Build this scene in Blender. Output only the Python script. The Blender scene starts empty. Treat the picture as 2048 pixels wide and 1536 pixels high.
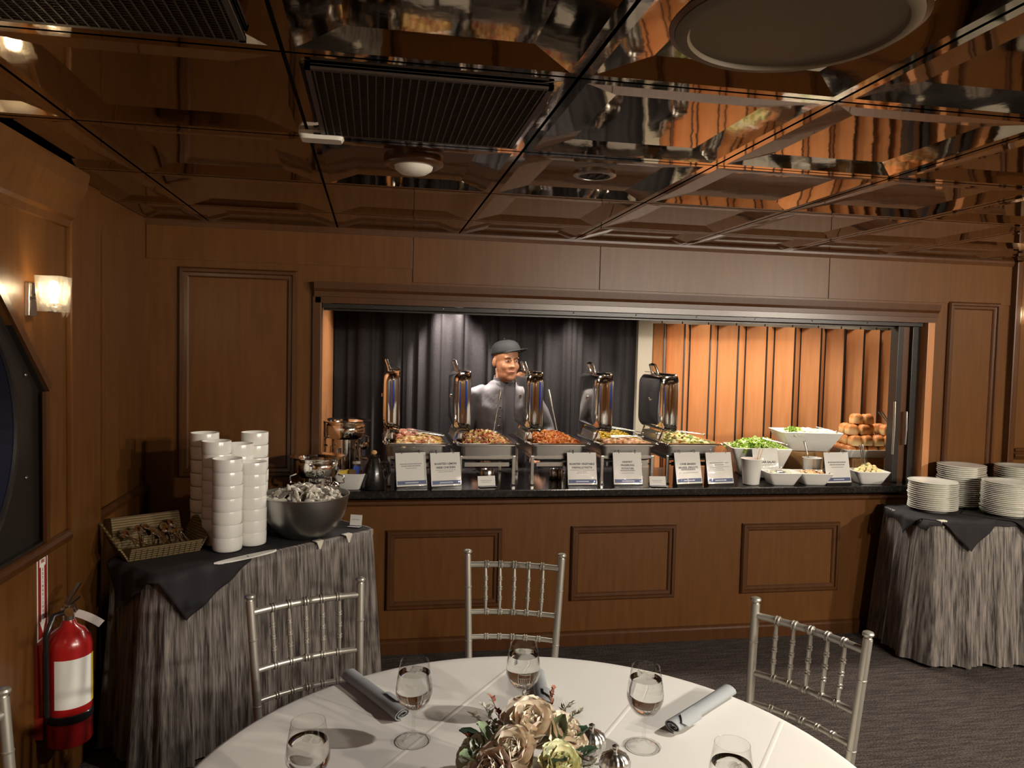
import bpy, bmesh, math, random
from mathutils import Vector, Matrix, noise
PI = math.pi
rnd = random.Random(7)
SC = bpy.context.scene
COL = SC.collection

# ------------------------------------------------------------------ camera
def make_camera():
    F, yaw, pitch, roll = 1519.5, .18062, -.04782, .02398
    f = Vector((math.sin(yaw) * math.cos(pitch), math.cos(yaw) * math.cos(pitch), math.sin(pitch)))
    r0 = Vector((math.cos(yaw), -math.sin(yaw), 0)); u0 = r0.cross(f)
    r = r0 * math.cos(roll) + u0 * math.sin(roll); u = -r0 * math.sin(roll) + u0 * math.cos(roll)
    cd = bpy.data.cameras.new('camera'); cd.sensor_width = 36; cd.sensor_fit = 'HORIZONTAL'
    cd.lens = F / 2048 * 36; cd.clip_start = .02; cd.clip_end = 300
    co = bpy.data.objects.new('camera', cd); COL.objects.link(co)
    m = Matrix.Identity(4)
    for i in range(3):
        m[i][0] = r[i]; m[i][1] = u[i]; m[i][2] = -f[i]
    m[2][3] = 1.66
    co.matrix_world = m
    SC.camera = co
make_camera()

# ------------------------------------------------------------------ world (dusk outside the porthole), exposure
wd = bpy.data.worlds.new('dusk'); SC.world = wd; wd.use_nodes = True
wd.node_tree.nodes['Background'].inputs[0].default_value = (.03, .07, .30, 1)
wd.node_tree.nodes['Background'].inputs[1].default_value = .5
SC.view_settings.view_transform = 'Standard'; SC.view_settings.look = 'None'
SC.view_settings.exposure = 0.92; SC.view_settings.gamma = 1.0
SC.view_settings.use_curve_mapping = False
for k, v in dict(max_bounces=8, diffuse_bounces=3, glossy_bounces=4, transmission_bounces=8, transparent_max_bounces=12).items():
    setattr(SC.cycles, k, v)
SC.cycles.caustics_reflective = False; SC.cycles.caustics_refractive = False
SC.cycles.sample_clamp_indirect = 4.0
SC.cycles.use_denoising = True
SC.cycles.use_adaptive_sampling = True; SC.cycles.adaptive_threshold = .035

# ------------------------------------------------------------------ lights of the place and added fill lamps
WARM = (1.0, .88, .72)
def spot(name, loc, target, power, angle=120, blend=.6, size=.05, color=WARM):
    ld = bpy.data.lights.new(name, 'SPOT'); ld.energy = power; ld.color = color
    ld.spot_size = math.radians(angle); ld.spot_blend = blend; ld.shadow_soft_size = size
    o = bpy.data.objects.new(name, ld); COL.objects.link(o); o.location = loc
    d = Vector(target) - Vector(loc); o.rotation_euler = d.to_track_quat('-Z', 'Y').to_euler()
    return o
GAL = (1.0, .91, .78)
# galley downlights above the serving counter
for x, p in ((.35, 19), (1.0, 17), (1.65, 19), (2.3, 20), (2.95, 22)):
    spot('galley_downlight', (x, 4.60, 2.13), (x, 4.50, .9), p, 150, .5, .08, GAL)
# galley downlights washing the curtain and the folding partition
spot('curtain_downlight', (.55, 5.12, 2.13), (.50, 5.20, .9), 140, 66, .5, .03, (1, .9, .84))
spot('curtain_downlight', (1.35, 5.02, 2.13), (1.38, 5.12, .9), 70, 70, .7, .03, (1, .9, .82))
for x in (2.3, 2.95, 3.6):
    spot('partition_downlight', (x, 4.98, 2.13), (x, 5.1, .9), 4, 140, .7, .04, GAL)
# dining room downlights (recessed in ceiling panels)
spot('dining_downlight', (1.97, 1.32, 2.235), (.85, 1.45, .7), 64, 74, .55, .03, (1, .93, .83))
spot('dining_downlight', (3.22, 1.97, 2.235), (3.22, 2.0, 0), 22, 110, .8, .04, WARM)
# unseen fill lamps, added behind the camera to brighten surfaces facing it
def lamp(name, loc, power, color, size=.06):
    ld = bpy.data.lights.new(name, 'POINT'); ld.energy = power; ld.color = color; ld.shadow_soft_size = size
    o = bpy.data.objects.new(name, ld); COL.objects.link(o); o.location = loc
FILL_LAMPS = ((2.63, -1.275, 120), (3.26, -.625, 125), (4.51, .025, 160))
for x, y, pw in FILL_LAMPS: lamp('added_fill_lamp', (x, y, 2.17), pw, (1, .90, .76))

# ------------------------------------------------------------------ node material helpers
def new_mat(name):
    m = bpy.data.materials.new(name); m.use_nodes = True
    nt = m.node_tree; b = nt.nodes['Principled BSDF']
    return m, nt, b
def N(nt, t, **kw):
    n = nt.nodes.new(t)
    for k, v in kw.items():
        if hasattr(n, k): setattr(n, k, v)
        else: n.inputs[k.replace('_', ' ')].default_value = v
    return n
def ramp(nt, fac, stops):
    r = nt.nodes.new('ShaderNodeValToRGB'); e = r.color_ramp.elements
    while len(e) < len(stops): e.new(.5)
    for i, (p, c) in enumerate(stops):
        e[i].position = p; e[i].color = (*c, 1)
    nt.links.new(fac, r.inputs[0]); return r.outputs[0]
def bump(nt, b, h, strength=.3, dist=.01):
    n = N(nt, 'ShaderNodeBump', Strength=strength, Distance=dist)
    nt.links.new(h, n.inputs['Height']); nt.links.new(n.outputs[0], b.inputs['Normal'])
def coords(nt, scale=(1, 1, 1), kind='Object'):
    tc = N(nt, 'ShaderNodeTexCoord'); mp = N(nt, 'ShaderNodeMapping')
    mp.inputs['Scale'].default_value = scale
    nt.links.new(tc.outputs[kind], mp.inputs[0]); return mp.outputs[0]
def noise_tex(nt, vec, scale=5, detail=3, rough=.5):
    n = N(nt, 'ShaderNodeTexNoise', Scale=scale, Detail=detail, Roughness=rough)
    nt.links.new(vec, n.inputs['Vector']); return n.outputs['Fac']
def simple(name, col, rough=.5, metal=0, spec=.5, coat=0, **kw):
    m, nt, b = new_mat(name)
    b.inputs['Base Color'].default_value = (*col, 1); b.inputs['Roughness'].default_value = rough
    b.inputs['Metallic'].default_value = metal; b.inputs['Specular IOR Level'].default_value = spec
    b.inputs['Coat Weight'].default_value = coat
    for k, v in kw.items(): b.inputs[k.replace('_', ' ')].default_value = v
    return m
MAT = {}
def wood(name, c1, c2, rough=.3, coat=.35, scale=(9, 9, .9), spec=.5):
    m, nt, b = new_mat(name)
    v = coords(nt, scale)
    f = noise_tex(nt, v, 4, 6, .6)
    col = ramp(nt, f, [(.3, c1), (.7, c2)])
    nt.links.new(col, b.inputs['Base Color'])
    b.inputs['Roughness'].default_value = rough; b.inputs['Coat Weight'].default_value = coat
    b.inputs['Coat Roughness'].default_value = .30; b.inputs['Specular IOR Level'].default_value = spec
    v2 = coords(nt, (30, 30, 2)); bump(nt, b, noise_tex(nt, v2, 8, 3), .04, .004)
    MAT[name] = m; return m
wood('wood_wall', (.112, .042, .0095), (.155, .062, .0145), .40, .14, spec=.33)
wood('wood_trim', (.066, .023, .006), (.098, .036, .009), .32, .35)
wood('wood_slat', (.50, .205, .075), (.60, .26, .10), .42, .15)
wood('wood_box', (.30, .15, .05), (.40, .22, .08), .5, .1, (3, 12, 12))
MAT['black_gap'] = simple('black_gap', (.008, .006, .005), .6)
MAT['black_metal'] = simple('black_metal', (.018, .015, .013), .35)
MAT['dark_plastic'] = simple('dark_plastic', (.012, .011, .011), .25, coat=.3)
MAT['white_plastic'] = simple('white_plastic', (.72, .68, .58), .4)
MAT['cream'] = simple('cream', (.62, .54, .42), .6)
MAT['grey_post'] = simple('grey_post', (.30, .26, .20), .5)
MAT['paper'] = simple('paper', (.88, .86, .81), .7)
MAT['ink'] = simple('ink', (.05, .05, .06), .6)
MAT['ink_pale'] = simple('ink_pale', (.30, .29, .29), .6)
MAT['blue_band'] = simple('blue_band', (.045, .075, .21), .5)
MAT['pale_print'] = simple('pale_print', (.5, .55, .66), .5)
MAT['skin'] = simple('skin', (.47, .215, .115), .45, Subsurface_Weight=.15, Subsurface_Scale=.01)
MAT['lip'] = simple('lip', (.42, .17, .12), .45)
MAT['eye_white'] = simple('eye_white', (.7, .65, .6), .25)
MAT['eye_dark'] = simple('eye_dark', (.02, .013, .01), .2)
MAT['brow'] = simple('brow', (.05, .03, .02), .8)
MAT['cap'] = simple('cap', (.024, .024, .027), .8)
MAT['shirt'] = simple('shirt', (.03, .024, .028), .85)
MAT['trousers'] = simple('trousers', (.02, .02, .022), .85)
MAT['red_paint'] = simple('red_paint', (.42, .012, .012), .25, coat=.5)
MAT['sign_red'] = simple('sign_red', (.30, .018, .012), .5)
MAT['glow_bulb'] = simple('glow_bulb', (1, 1, 1), .5)
MAT['rim_plate'] = simple('rim_plate', (.92, .90, .82), .18, coat=.4)
MAT['ceramic'] = simple('ceramic', (.90, .88, .83), .2, coat=.4)
MAT['ceramic_cool'] = simple('ceramic_cool', (.82, .80, .76), .22, coat=.4)
MAT['chrome'] = simple('chrome', (.82, .81, .77), .09, 1)
MAT['steel'] = simple('steel', (.55, .54, .51), .26, 1)
MAT['brushed'] = simple('brushed', (.42, .41, .39), .34, 1)
MAT['gold_tone'] = simple('gold_tone', (.7, .42, .2), .25, 1)
MAT['silver_paint'] = simple('silver_paint', (.43, .41, .36), .36, .72)
MAT['butter'] = simple('butter', (.86, .72, .36), .45, Subsurface_Weight=.2, Subsurface_Scale=.01)
MAT['dressing'] = simple('dressing', (.78, .76, .58), .35)
MAT['stir_wood'] = simple('stir_wood', (.65, .38, .16), .6)
MAT['packet_yellow'] = simple('packet_yellow', (.75, .55, .06), .4)
MAT['packet_blue'] = simple('packet_blue', (.05, .12, .60), .4)
MAT['packet_brown'] = simple('packet_brown', (.16, .09, .04), .4)
MAT['leaf'] = simple('leaf', (.030, .065, .034), .5)
MAT['leaf_pale'] = simple('leaf_pale', (.20, .27, .15), .6)
MAT['leaf_grey'] = simple('leaf_grey', (.42, .40, .32), .7)
MAT['sprig_red'] = simple('sprig_red', (.36, .13, .08), .7)
MAT['stem'] = simple('stem', (.06, .09, .04), .7)
MAT['vase'] = simple('vase', (.70, .66, .58), .3)
MAT['cloth_black'] = simple('cloth_black', (.014, .012, .014), .85)
def emis(name, col, strength):
    m, nt, b = new_mat(name)
    b.inputs['Emission Color'].default_value = (*col, 1); b.inputs['Emission Strength'].default_value = strength
    b.inputs['Base Color'].default_value = (.8, .8, .8, 1); MAT[name] = m
emis('bulb', (1, .84, .60), 14.0)

def thin_glass(name, tint=(1, 1, 1), ior=1.45, bump_scale=0, bstr=.4, diffuse=0.0, dcol=(1, .95, .85)):
    """thin clear sheet: passes light straight through, reflects by Fresnel"""
    m, nt, b = new_mat(name)
    out = nt.nodes['Material Output']; tr = N(nt, 'ShaderNodeBsdfTransparent'); gl = N(nt, 'ShaderNodeBsdfGlossy', Roughness=.02)
    tr.inputs[0].default_value = (*tint, 1)
    mx = N(nt, 'ShaderNodeMixShader'); fr = N(nt, 'ShaderNodeLayerWeight', Blend=.5)
    pw = N(nt, 'ShaderNodeMath', operation='POWER'); pw.inputs[1].default_value = 4.0; f0 = ((ior - 1) / (ior + 1)) ** 2
    sm = N(nt, 'ShaderNodeMath', operation='MULTIPLY_ADD'); sm.inputs[1].default_value = 1 - f0; sm.inputs[2].default_value = f0
    nt.links.new(fr.outputs['Facing'], pw.inputs[0]); nt.links.new(pw.outputs[0], sm.inputs[0])
    if bump_scale:
        bp = N(nt, 'ShaderNodeBump', Strength=bstr, Distance=.004)
        nt.links.new(noise_tex(nt, coords(nt, (1, 1, .4)), bump_scale, 2, .5), bp.inputs['Height'])
        nt.links.new(bp.outputs[0], gl.inputs['Normal']); nt.links.new(bp.outputs[0], fr.inputs['Normal'])
    base = tr.outputs[0]
    if diffuse:
        tl = N(nt, 'ShaderNodeBsdfTranslucent'); tl.inputs[0].default_value = (*dcol, 1)
        df = N(nt, 'ShaderNodeMixShader'); df.inputs[0].default_value = diffuse
        nt.links.new(base, df.inputs[1]); nt.links.new(tl.outputs[0], df.inputs[2]); base = df.outputs[0]
    nt.links.new(sm.outputs[0], mx.inputs[0]); nt.links.new(base, mx.inputs[1]); nt.links.new(gl.outputs[0], mx.inputs[2])
    nt.links.new(mx.outputs[0], out.inputs['Surface']); MAT[name] = m
thin_glass('glass', (.97, .97, .96), 1.5); thin_glass('pane', (.95, .97, 1), 1.15)
thin_glass('crystal', (.98, .95, .88), 1.5, 90, .8, .10)
thin_glass('clear_sleeve', (1, 1, 1), 1.38, 55, .55)
def water():
    m, nt, b = new_mat('water')
    b.inputs['Base Color'].default_value = (.97, .98, .97, 1); b.inputs['Transmission Weight'].default_value = 1
    b.inputs['IOR'].default_value = 1.33; b.inputs['Roughness'].default_value = 0.0; MAT['water'] = m
water()
def ceiling_mat():
    m, nt, b = new_mat('bronze_mirror')
    b.inputs['Metallic'].default_value = 1; b.inputs['Base Color'].default_value = (.31, .25, .185, 1)
    b.inputs['Roughness'].default_value = .045
    v = coords(nt, (1, 1, 1)); a = noise_tex(nt, v, 5.0, 2, .5); c = noise_tex(nt, v, 26, 2, .5)
    mm = N(nt, 'ShaderNodeMath', operation='MULTIPLY_ADD'); mm.inputs[1].default_value = .12
    nt.links.new(c, mm.inputs[0]); nt.links.new(a, mm.inputs[2])
    bump(nt, b, mm.outputs[0], .25, .0032); MAT['bronze_mirror'] = m
ceiling_mat()
def carpet():
    m, nt, b = new_mat('carpet')
    v = coords(nt, (1, 1, 1)); a = noise_tex(nt, v, 130, 3, .6)
    v2 = coords(nt, (3, 26, 1)); c = noise_tex(nt, v2, 2.2, 4, .6)
    col = ramp(nt, a, [(.32, (.032, .027, .028)), (.7, (.165, .14, .128))])
    col2 = ramp(nt, c, [(.40, (.62, .62, .62)), (.6, (1.1, 1.05, 1.0))])
    mx = N(nt, 'ShaderNodeMix', data_type='RGBA', blend_type='MULTIPLY'); mx.inputs[0].default_value = 1
    nt.links.new(col, mx.inputs[6]); nt.links.new(col2, mx.inputs[7])
    nt.links.new(mx.outputs[2], b.inputs['Base Color']); b.inputs['Roughness'].default_value = .95
    b.inputs['Specular IOR Level'].default_value = .1
    bump(nt, b, a, .9, .006); MAT['carpet'] = m
carpet()
def stone():
    m, nt, b = new_mat('black_stone')
    v = coords(nt); a = noise_tex(nt, v, 60, 4, .7)
    nt.links.new(ramp(nt, a, [(.5, (.012, .010, .009)), (.75, (.05, .042, .036))]), b.inputs['Base Color'])
    b.inputs['Roughness'].default_value = .16; MAT['black_stone'] = m
stone()
def curtain_mat():
    m, nt, b = new_mat('curtain')
    v = coords(nt, (220, 220, 220)); a = noise_tex(nt, v, 1.0, 2, .6)
    nt.links.new(ramp(nt, a, [(.3, (.006, .0048, .0051)), (.72, (.021, .0183, .019))]), b.inputs['Base Color'])
    b.inputs['Roughness'].default_value = .85; b.inputs['Specular IOR Level'].default_value = .2
    v2 = coords(nt, (90, 90, 420)); bump(nt, b, noise_tex(nt, v2, 1, 2), .4, .002); MAT['curtain'] = m
curtain_mat()
def crinkle():
    m, nt, b = new_mat('crinkle_cloth')
    tc = N(nt, 'ShaderNodeTexCoord'); mp = N(nt, 'ShaderNodeMapping'); mp.inputs['Scale'].default_value = (1, .055, 1)
    nt.links.new(tc.outputs['UV'], mp.inputs[0]); v = mp.outputs[0]
    a = noise_tex(nt, v, 95, 3, .6)
    nt.links.new(ramp(nt, a, [(.36, (.040, .033, .030)), (.66, (.31, .27, .24))]), b.inputs['Base Color'])
    b.inputs['Roughness'].default_value = .5; b.inputs['Sheen Weight'].default_value = .2
    bump(nt, b, a, .9, .008); MAT['crinkle_cloth'] = m
crinkle()
def linen():
    m, nt, b = new_mat('white_linen')
    b.inputs['Base Color'].default_value = (.74, .71, .665, 1); b.inputs['Roughness'].default_value = .8
    v = coords(nt); a = noise_tex(nt, v, 6, 2, .5); bump(nt, b, a, .12, .02); MAT['white_linen'] = m
    m, nt, b = new_mat('grey_linen')
    b.inputs['Base Color'].default_value = (.30, .315, .325, 1); b.inputs['Roughness'].default_value = .85
    v = coords(nt); a = noise_tex(nt, v, 500, 2, .5); bump(nt, b, a, .15, .001); MAT['grey_linen'] = m
    m, nt, b = new_mat('jacket')
    b.inputs['Base Color'].default_value = (.058, .051, .054, 1); b.inputs['Roughness'].default_value = .75
    v = coords(nt, (9, 9, 5)); a = noise_tex(nt, v, 1.6, 3, .55); bump(nt, b, a, .3, .02); MAT['jacket'] = m
linen()
def wicker():
    m, nt, b = new_mat('wicker')
    v = coords(nt, (1, 1, 1)); w = N(nt, 'ShaderNodeTexWave', Scale=32, Distortion=1.5); w.bands_direction = 'Z'
    nt.links.new(v, w.inputs['Vector'])
    nt.links.new(ramp(nt, w.outputs['Fac'], [(.2, (.10, .065, .025)), (.8, (.24, .17, .075))]), b.inputs['Base Color'])
    b.inputs['Roughness'].default_value = .65; bump(nt, b, w.outputs['Fac'], .6, .004); MAT['wicker'] = m
wicker()
def grille():
    m, nt, b = new_mat('grille_metal')
    b.inputs['Base Color'].default_value = (.05, .035, .025, 1); b.inputs['Metallic'].default_value = .4; b.inputs['Roughness'].default_value = .45
    MAT['grille_metal'] = m
grille()
def islands(name, cols, rough=.5, bumps=0):
    m, nt, b = new_mat(name)
    g = N(nt, 'ShaderNodeNewGeometry')
    st = [(i / max(1, len(cols)), c) for i, c in enumerate(cols)]
    r = nt.nodes.new('ShaderNodeValToRGB'); r.color_ramp.interpolation = 'CONSTANT'; e = r.color_ramp.elements
    while len(e) < len(st): e.new(.5)
    for i, (p, c) in enumerate(st): e[i].position = p; e[i].color = (*c, 1)
    nt.links.new(g.outputs['Random Per Island'], r.inputs[0]); nt.links.new(r.outputs[0], b.inputs['Base Color'])
    b.inputs['Roughness'].default_value = rough
    if bumps:
        v = coords(nt); bump(nt, b, noise_tex(nt, v, bumps, 2), .5, .004)
    MAT[name] = m
islands('food_chicken', [(.75, .42, .10), (.80, .52, .16), (.62, .30, .10), (.80, .62, .34), (.55, .22, .10)], .35, 80)
islands('food_meat', [(.72, .30, .20), (.65, .22, .14), (.80, .42, .30)], .35, 80)
islands('food_pasta', [(.82, .60, .22), (.80, .50, .14), (.70, .16, .08), (.30, .36, .10), (.80, .68, .42), (.74, .30, .12), (.38, .08, .10), (.82, .56, .20)], .35)
islands('food_orange', [(.80, .28, .07), (.76, .22, .05), (.85, .40, .12), (.66, .13, .04), (.85, .48, .15)], .35)
islands('food_yellow', [(.88, .62, .06), (.85, .55, .04), (.90, .70, .14)], .4)
islands('food_potato', [(.74, .38, .16), (.66, .28, .12), (.80, .50, .24)], .4, 60)
islands('food_green', [(.72, .74, .30), (.66, .66, .22), (.80, .78, .48), (.24, .34, .08), (.70, .62, .26), (.78, .40, .12)], .35)
islands('food_lettuce', [(.50, .68, .14), (.62, .76, .22), (.38, .58, .10), (.72, .80, .38), (.30, .48, .08)], .4)
islands('food_pale', [(.80, .80, .62), (.74, .76, .54), (.82, .80, .70)], .4)
islands('food_crumb', [(.78, .52, .26), (.66, .36, .14), (.82, .64, .40), (.12, .07, .05)], .6)
islands('food_oyster', [(.62, .58, .50), (.45, .41, .36), (.72, .69, .62), (.20, .17, .15), (.66, .60, .50)], .22, 50)
def roll_mat():
    m, nt, b = new_mat('bread')
    g = N(nt, 'ShaderNodeTexCoord'); sp = N(nt, 'ShaderNodeSeparateXYZ'); nt.links.new(g.outputs['Object'], sp.inputs[0])
    nz = noise_tex(nt, coords(nt), 30, 2)
    ad = N(nt, 'ShaderNodeMath', operation='MULTIPLY_ADD'); ad.inputs[1].default_value = .012; nt.links.new(nz, ad.inputs[0]); nt.links.new(sp.outputs[2], ad.inputs[2])
    mr = N(nt, 'ShaderNodeMapRange'); mr.inputs[1].default_value = .030; mr.inputs[2].default_value = .052; nt.links.new(ad.outputs[0], mr.inputs[0])
    nt.links.new(ramp(nt, mr.outputs[0], [(0, (.80, .58, .28)), (.5, (.74, .40, .14)), (1, (.55, .20, .055))]), b.inputs['Base Color'])
    b.inputs['Roughness'].default_value = .5; MAT['bread'] = m
roll_mat()
def petal_mat(name, c1, c2):
    m, nt, b = new_mat(name)
    nt.links.new(ramp(nt, noise_tex(nt, coords(nt), 25, 2), [(.3, c1), (.7, c2)]), b.inputs['Base Color'])
    b.inputs['Roughness'].default_value = .7; b.inputs['Subsurface Weight'].default_value = .35; b.inputs['Subsurface Scale'].default_value = .02
    MAT[name] = m
petal_mat('petal_peach', (.86, .68, .52), (.93, .80, .66))
petal_mat('petal_blush', (.74, .56, .47), (.84, .68, .58))
petal_mat('petal_yellow', (.80, .74, .42), (.88, .84, .56))
petal_mat('petal_white', (.72, .74, .60), (.82, .82, .70))
def sea_mat():
    m, nt, b = new_mat('sea_water')
    b.inputs['Base Color'].default_value = (.08, .17, .60, 1); b.inputs['Roughness'].default_value = .2
    bump(nt, b, noise_tex(nt, coords(nt, (.6, 1.6, 1)), 1.2, 4, .6), 1.0, .5); MAT['sea_water'] = m
sea_mat()

# ------------------------------------------------------------------ mesh builder
class MB:
    def __init__(s): s.v = []; s.f = []; s.uv = None
    def add(s, vs, fs):
        o = len(s.v); s.v += [tuple(p) for p in vs]; s.f += [tuple(i + o for i in f) for f in fs]; return s
    def box(s, x0, x1, y0, y1, z0, z1, M=None):
        vs = [Vector((x, y, z)) for z in (z0, z1) for y in (y0, y1) for x in (x0, x1)]
        if M is not None: vs = [M @ p for p in vs]
        return s.add(vs, [(0, 2, 3, 1), (4, 5, 7, 6), (0, 1, 5, 4), (2, 6, 7, 3), (0, 4, 6, 2), (1, 3, 7, 5)])
    def cbox(s, cx, cy, cz, sx, sy, sz, M=None):
        return s.box(cx - sx / 2, cx + sx / 2, cy - sy / 2, cy + sy / 2, cz - sz / 2, cz + sz / 2, M)
    def lathe(s, prof, n=24, M=None, sq=None, caps=True):
        vs = []; fs = []; k = len(prof)
        for r, z in prof:
            for i in range(n):
                a = 2 * PI * i / n; c, q = math.cos(a), math.sin(a)
                rr = r * (sq(a) if sq else 1)
                p = Vector((rr * c, rr * q, z)); vs.append(M @ p if M is not None else p)
        for j in range(k - 1):
            for i in range(n):
                a, b2 = j * n + i, j * n + (i + 1) % n
                fs.append((a, b2, b2 + n, a + n))
        if caps:
            if prof[0][0] > 1e-6: fs.append(tuple(reversed(range(n))))
            if prof[-1][0] > 1e-6: fs.append(tuple(range((k - 1) * n, k * n)))
        return s.add(vs, fs)
    def tube(s, pts, r, n=8, closed=False, flat=None):
        pts = [Vector(p) for p in pts]; k = len(pts)
        rs = r if isinstance(r, (list, tuple)) else [r] * k
        vs = []; fs = []; up = None
        for i, p in enumerate(pts):
            a = pts[(i - 1) % k] if (closed or i > 0) else p; b2 = pts[(i + 1) % k] if (closed or i < k - 1) else p
            t = (b2 - a).normalized()
            if up is None:
                up = Vector((0, 0, 1)) if abs(t.z) < .9 else Vector((1, 0, 0))
            sd = t.cross(up).normalized(); up = sd.cross(t).normalized()
            for j in range(n):
                an = 2 * PI * j / n
                f = flat if flat else 1
                vs.append(p + sd * (math.cos(an) * rs[i]) + up * (math.sin(an) * rs[i] * f))
        m = k if closed else k - 1
        for i in range(m):
            for j in range(n):
                a, b2 = i * n + j, i * n + (j + 1) % n
                c, d = ((i + 1) % k) * n + (j + 1) % n, ((i + 1) % k) * n + j
                fs.append((a, b2, c, d))
        if not closed:
            fs.append(tuple(reversed(range(n)))); fs.append(tuple(range((k - 1) * n, k * n)))
        return s.add(vs, fs)
    def loft(s, rings, cap0=True, cap1=True):
        n = len(rings[0]); vs = [p for r in rings for p in r]; fs = []
        for j in range(len(rings) - 1):
            for i in range(n):
                a, b2 = j * n + i, j * n + (i + 1) % n
                fs.append((a, b2, b2 + n, a + n))
        if cap0: fs.append(tuple(reversed(range(n))))
        if cap1: fs.append(tuple(range((len(rings) - 1) * n, len(rings) * n)))
        return s.add(vs, fs)
    def prism(s, poly, axis, a0, a1):
        def P(u, w, t):
            return {'x': (t, u, w), 'y': (u, t, w), 'z': (u, w, t)}[axis]
        n = len(poly); vs = [P(u, w, a0) for u, w in poly] + [P(u, w, a1) for u, w in poly]
        fs = [(i, (i + 1) % n, (i + 1) % n + n, i + n) for i in range(n)] + [tuple(reversed(range(n))), tuple(range(n, 2 * n))]
        return s.add(vs, fs)
    def ell(s, c, r, nu=10, nv=7, M=None, f=None):
        vs = []; fs = []
        for j in range(nv + 1):
            th = PI * j / nv
            for i in range(nu):
                a = 2 * PI * i / nu
                d = Vector((math.sin(th) * math.cos(a), math.sin(th) * math.sin(a), math.cos(th)))
                k = f(d) if f else 1
                p = Vector((d.x * r[0] * k, d.y * r[1] * k, d.z * r[2] * k))
                if M is not None: p = M @ p
                vs.append(p + Vector(c))
        for j in range(nv):
            for i in range(nu):
                a, b2 = j * nu + i, j * nu + (i + 1) % nu
                if j == 0: fs.append((a, a + nu, b2 + nu))
                elif j == nv - 1: fs.append((a, a + nu, b2))
                else: fs.append((a, a + nu, b2 + nu, b2))
        return s.add(vs, fs)
    def mesh(s, name, smooth=False, bevel=0):
        me = bpy.data.meshes.new(name); me.from_pydata(s.v, [], s.f); me.validate()
        bm = bmesh.new(); bm.from_mesh(me)
        if smooth or bevel: bmesh.ops.remove_doubles(bm, verts=bm.verts, dist=1e-5)
        if bevel:
            bmesh.ops.bevel(bm, geom=bm.edges[:], offset=bevel, segments=2, profile=.7, affect='EDGES', clamp_overlap=True)
        bmesh.ops.recalc_face_normals(bm, faces=bm.faces); bm.to_mesh(me); bm.free()
        if smooth:
            me.polygons.foreach_set('use_smooth', [True] * len(me.polygons))
            try: me.set_sharp_from_angle(angle=math.radians(38 if smooth is True else smooth))
            except Exception: pass
        return me
    def build(s, name, mat, parent=None, smooth=False, bevel=0):
        return obj(name, s.mesh(name, smooth, bevel), mat, parent)
def obj(name, me, mat, parent=None):
    if mat is not None and not me.materials: me.materials.append(MAT[mat] if isinstance(mat, str) else mat)
    o = bpy.data.objects.new(name, me); COL.objects.link(o)
    if parent is not None: o.parent = parent
    return o
def tag(o, label, cat, group=None, kind=None):
    o['label'] = label; o['category'] = cat
    if group: o['group'] = group
    if kind: o['kind'] = kind
    return o
def thing(name, label, cat, loc=(0, 0, 0), rz=0, group=None):
    o = bpy.data.objects.new(name, None); COL.objects.link(o); o.empty_display_size = .05
    o.location = loc; o.rotation_euler = (0, 0, rz)
    return tag(o, label, cat, group)
def struct(o, label=None, cat=None):
    o['kind'] = 'structure'
    if label: o['label'] = label
    if cat: o['category'] = cat
    return o
def dup(root, loc=None, rz=None, label=None, group=None, parent=None):
    r = root.copy(); COL.objects.link(r)
    if parent is not None: r.parent = parent
    if loc is not None: r.location = loc
    if rz is not None: r.rotation_euler = (0, 0, rz)
    if label: r['label'] = label
    if group: r['group'] = group
    for ch in list(root.children):
        c = ch.copy(); COL.objects.link(c); c.parent = r
        for g in list(ch.children):
            d = g.copy(); COL.objects.link(d); d.parent = c
    return r
def bake(o, mods):
    """apply modifiers through the evaluated mesh, no operators"""
    dg = bpy.context.evaluated_depsgraph_get(); dg.update()
    me = bpy.data.meshes.new_from_object(o.evaluated_get(dg)); o.modifiers.clear(); old = o.data; o.data = me
    bpy.data.meshes.remove(old)
def text_mesh(txt, size, align='CENTER'):
    cu = bpy.data.curves.new('t', 'FONT'); cu.body = txt; cu.size = size; cu.align_x = align; cu.align_y = 'CENTER'; cu.extrude = .00025; cu.offset = size * .025
    cu.resolution_u = 2
    o = bpy.data.objects.new('t', cu); COL.objects.link(o)
    dg = bpy.context.evaluated_depsgraph_get(); me = bpy.data.meshes.new_from_object(o.evaluated_get(dg))
    bpy.data.objects.remove(o); bpy.data.curves.remove(cu); return me
def rrect(hx, hy, r, n=4):
    pts = []
    for cx, cy, a0 in ((hx - r, hy - r, 0), (-hx + r, hy - r, 90), (-hx + r, -hy + r, 180), (hx - r, -hy + r, 270)):
        for i in range(n + 1):
            a = math.radians(a0 + 90 * i / n); pts.append((cx + r * math.cos(a), cy + r * math.sin(a)))
    return pts

# ================================================================== SETTING
CZ = 2.255            # ceiling height
WY = 4.056            # face of the back wall
WL = -1.12            # face of the left wall
XR, YF = 6.2, -4.2    # right and rear ends of the room
OX0, OX1, OZ0, OZ1 = -.27, 3.27, .83, 1.885   # serving opening

struct(MB().box(WL - .1, XR + .1, YF - .1, 5.6, -.1, 0).build('floor', 'carpet'), 'dark grey brown flecked carpet', 'floor')
# back wall around the opening
w = MB()
w.box(WL, OX0, WY, WY + .12, 0, CZ + .04); w.box(OX1, XR, WY, WY + .12, 0, CZ + .04)
w.box(OX0, OX1, WY, WY + .12, OZ1, CZ + .04); w.box(OX0, OX1, WY, WY + .12, 0, OZ0)
wall_back = struct(w.build('wall_back', 'wood_wall'), 'reddish brown wood panelled back wall with serving opening', 'wall')
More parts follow.
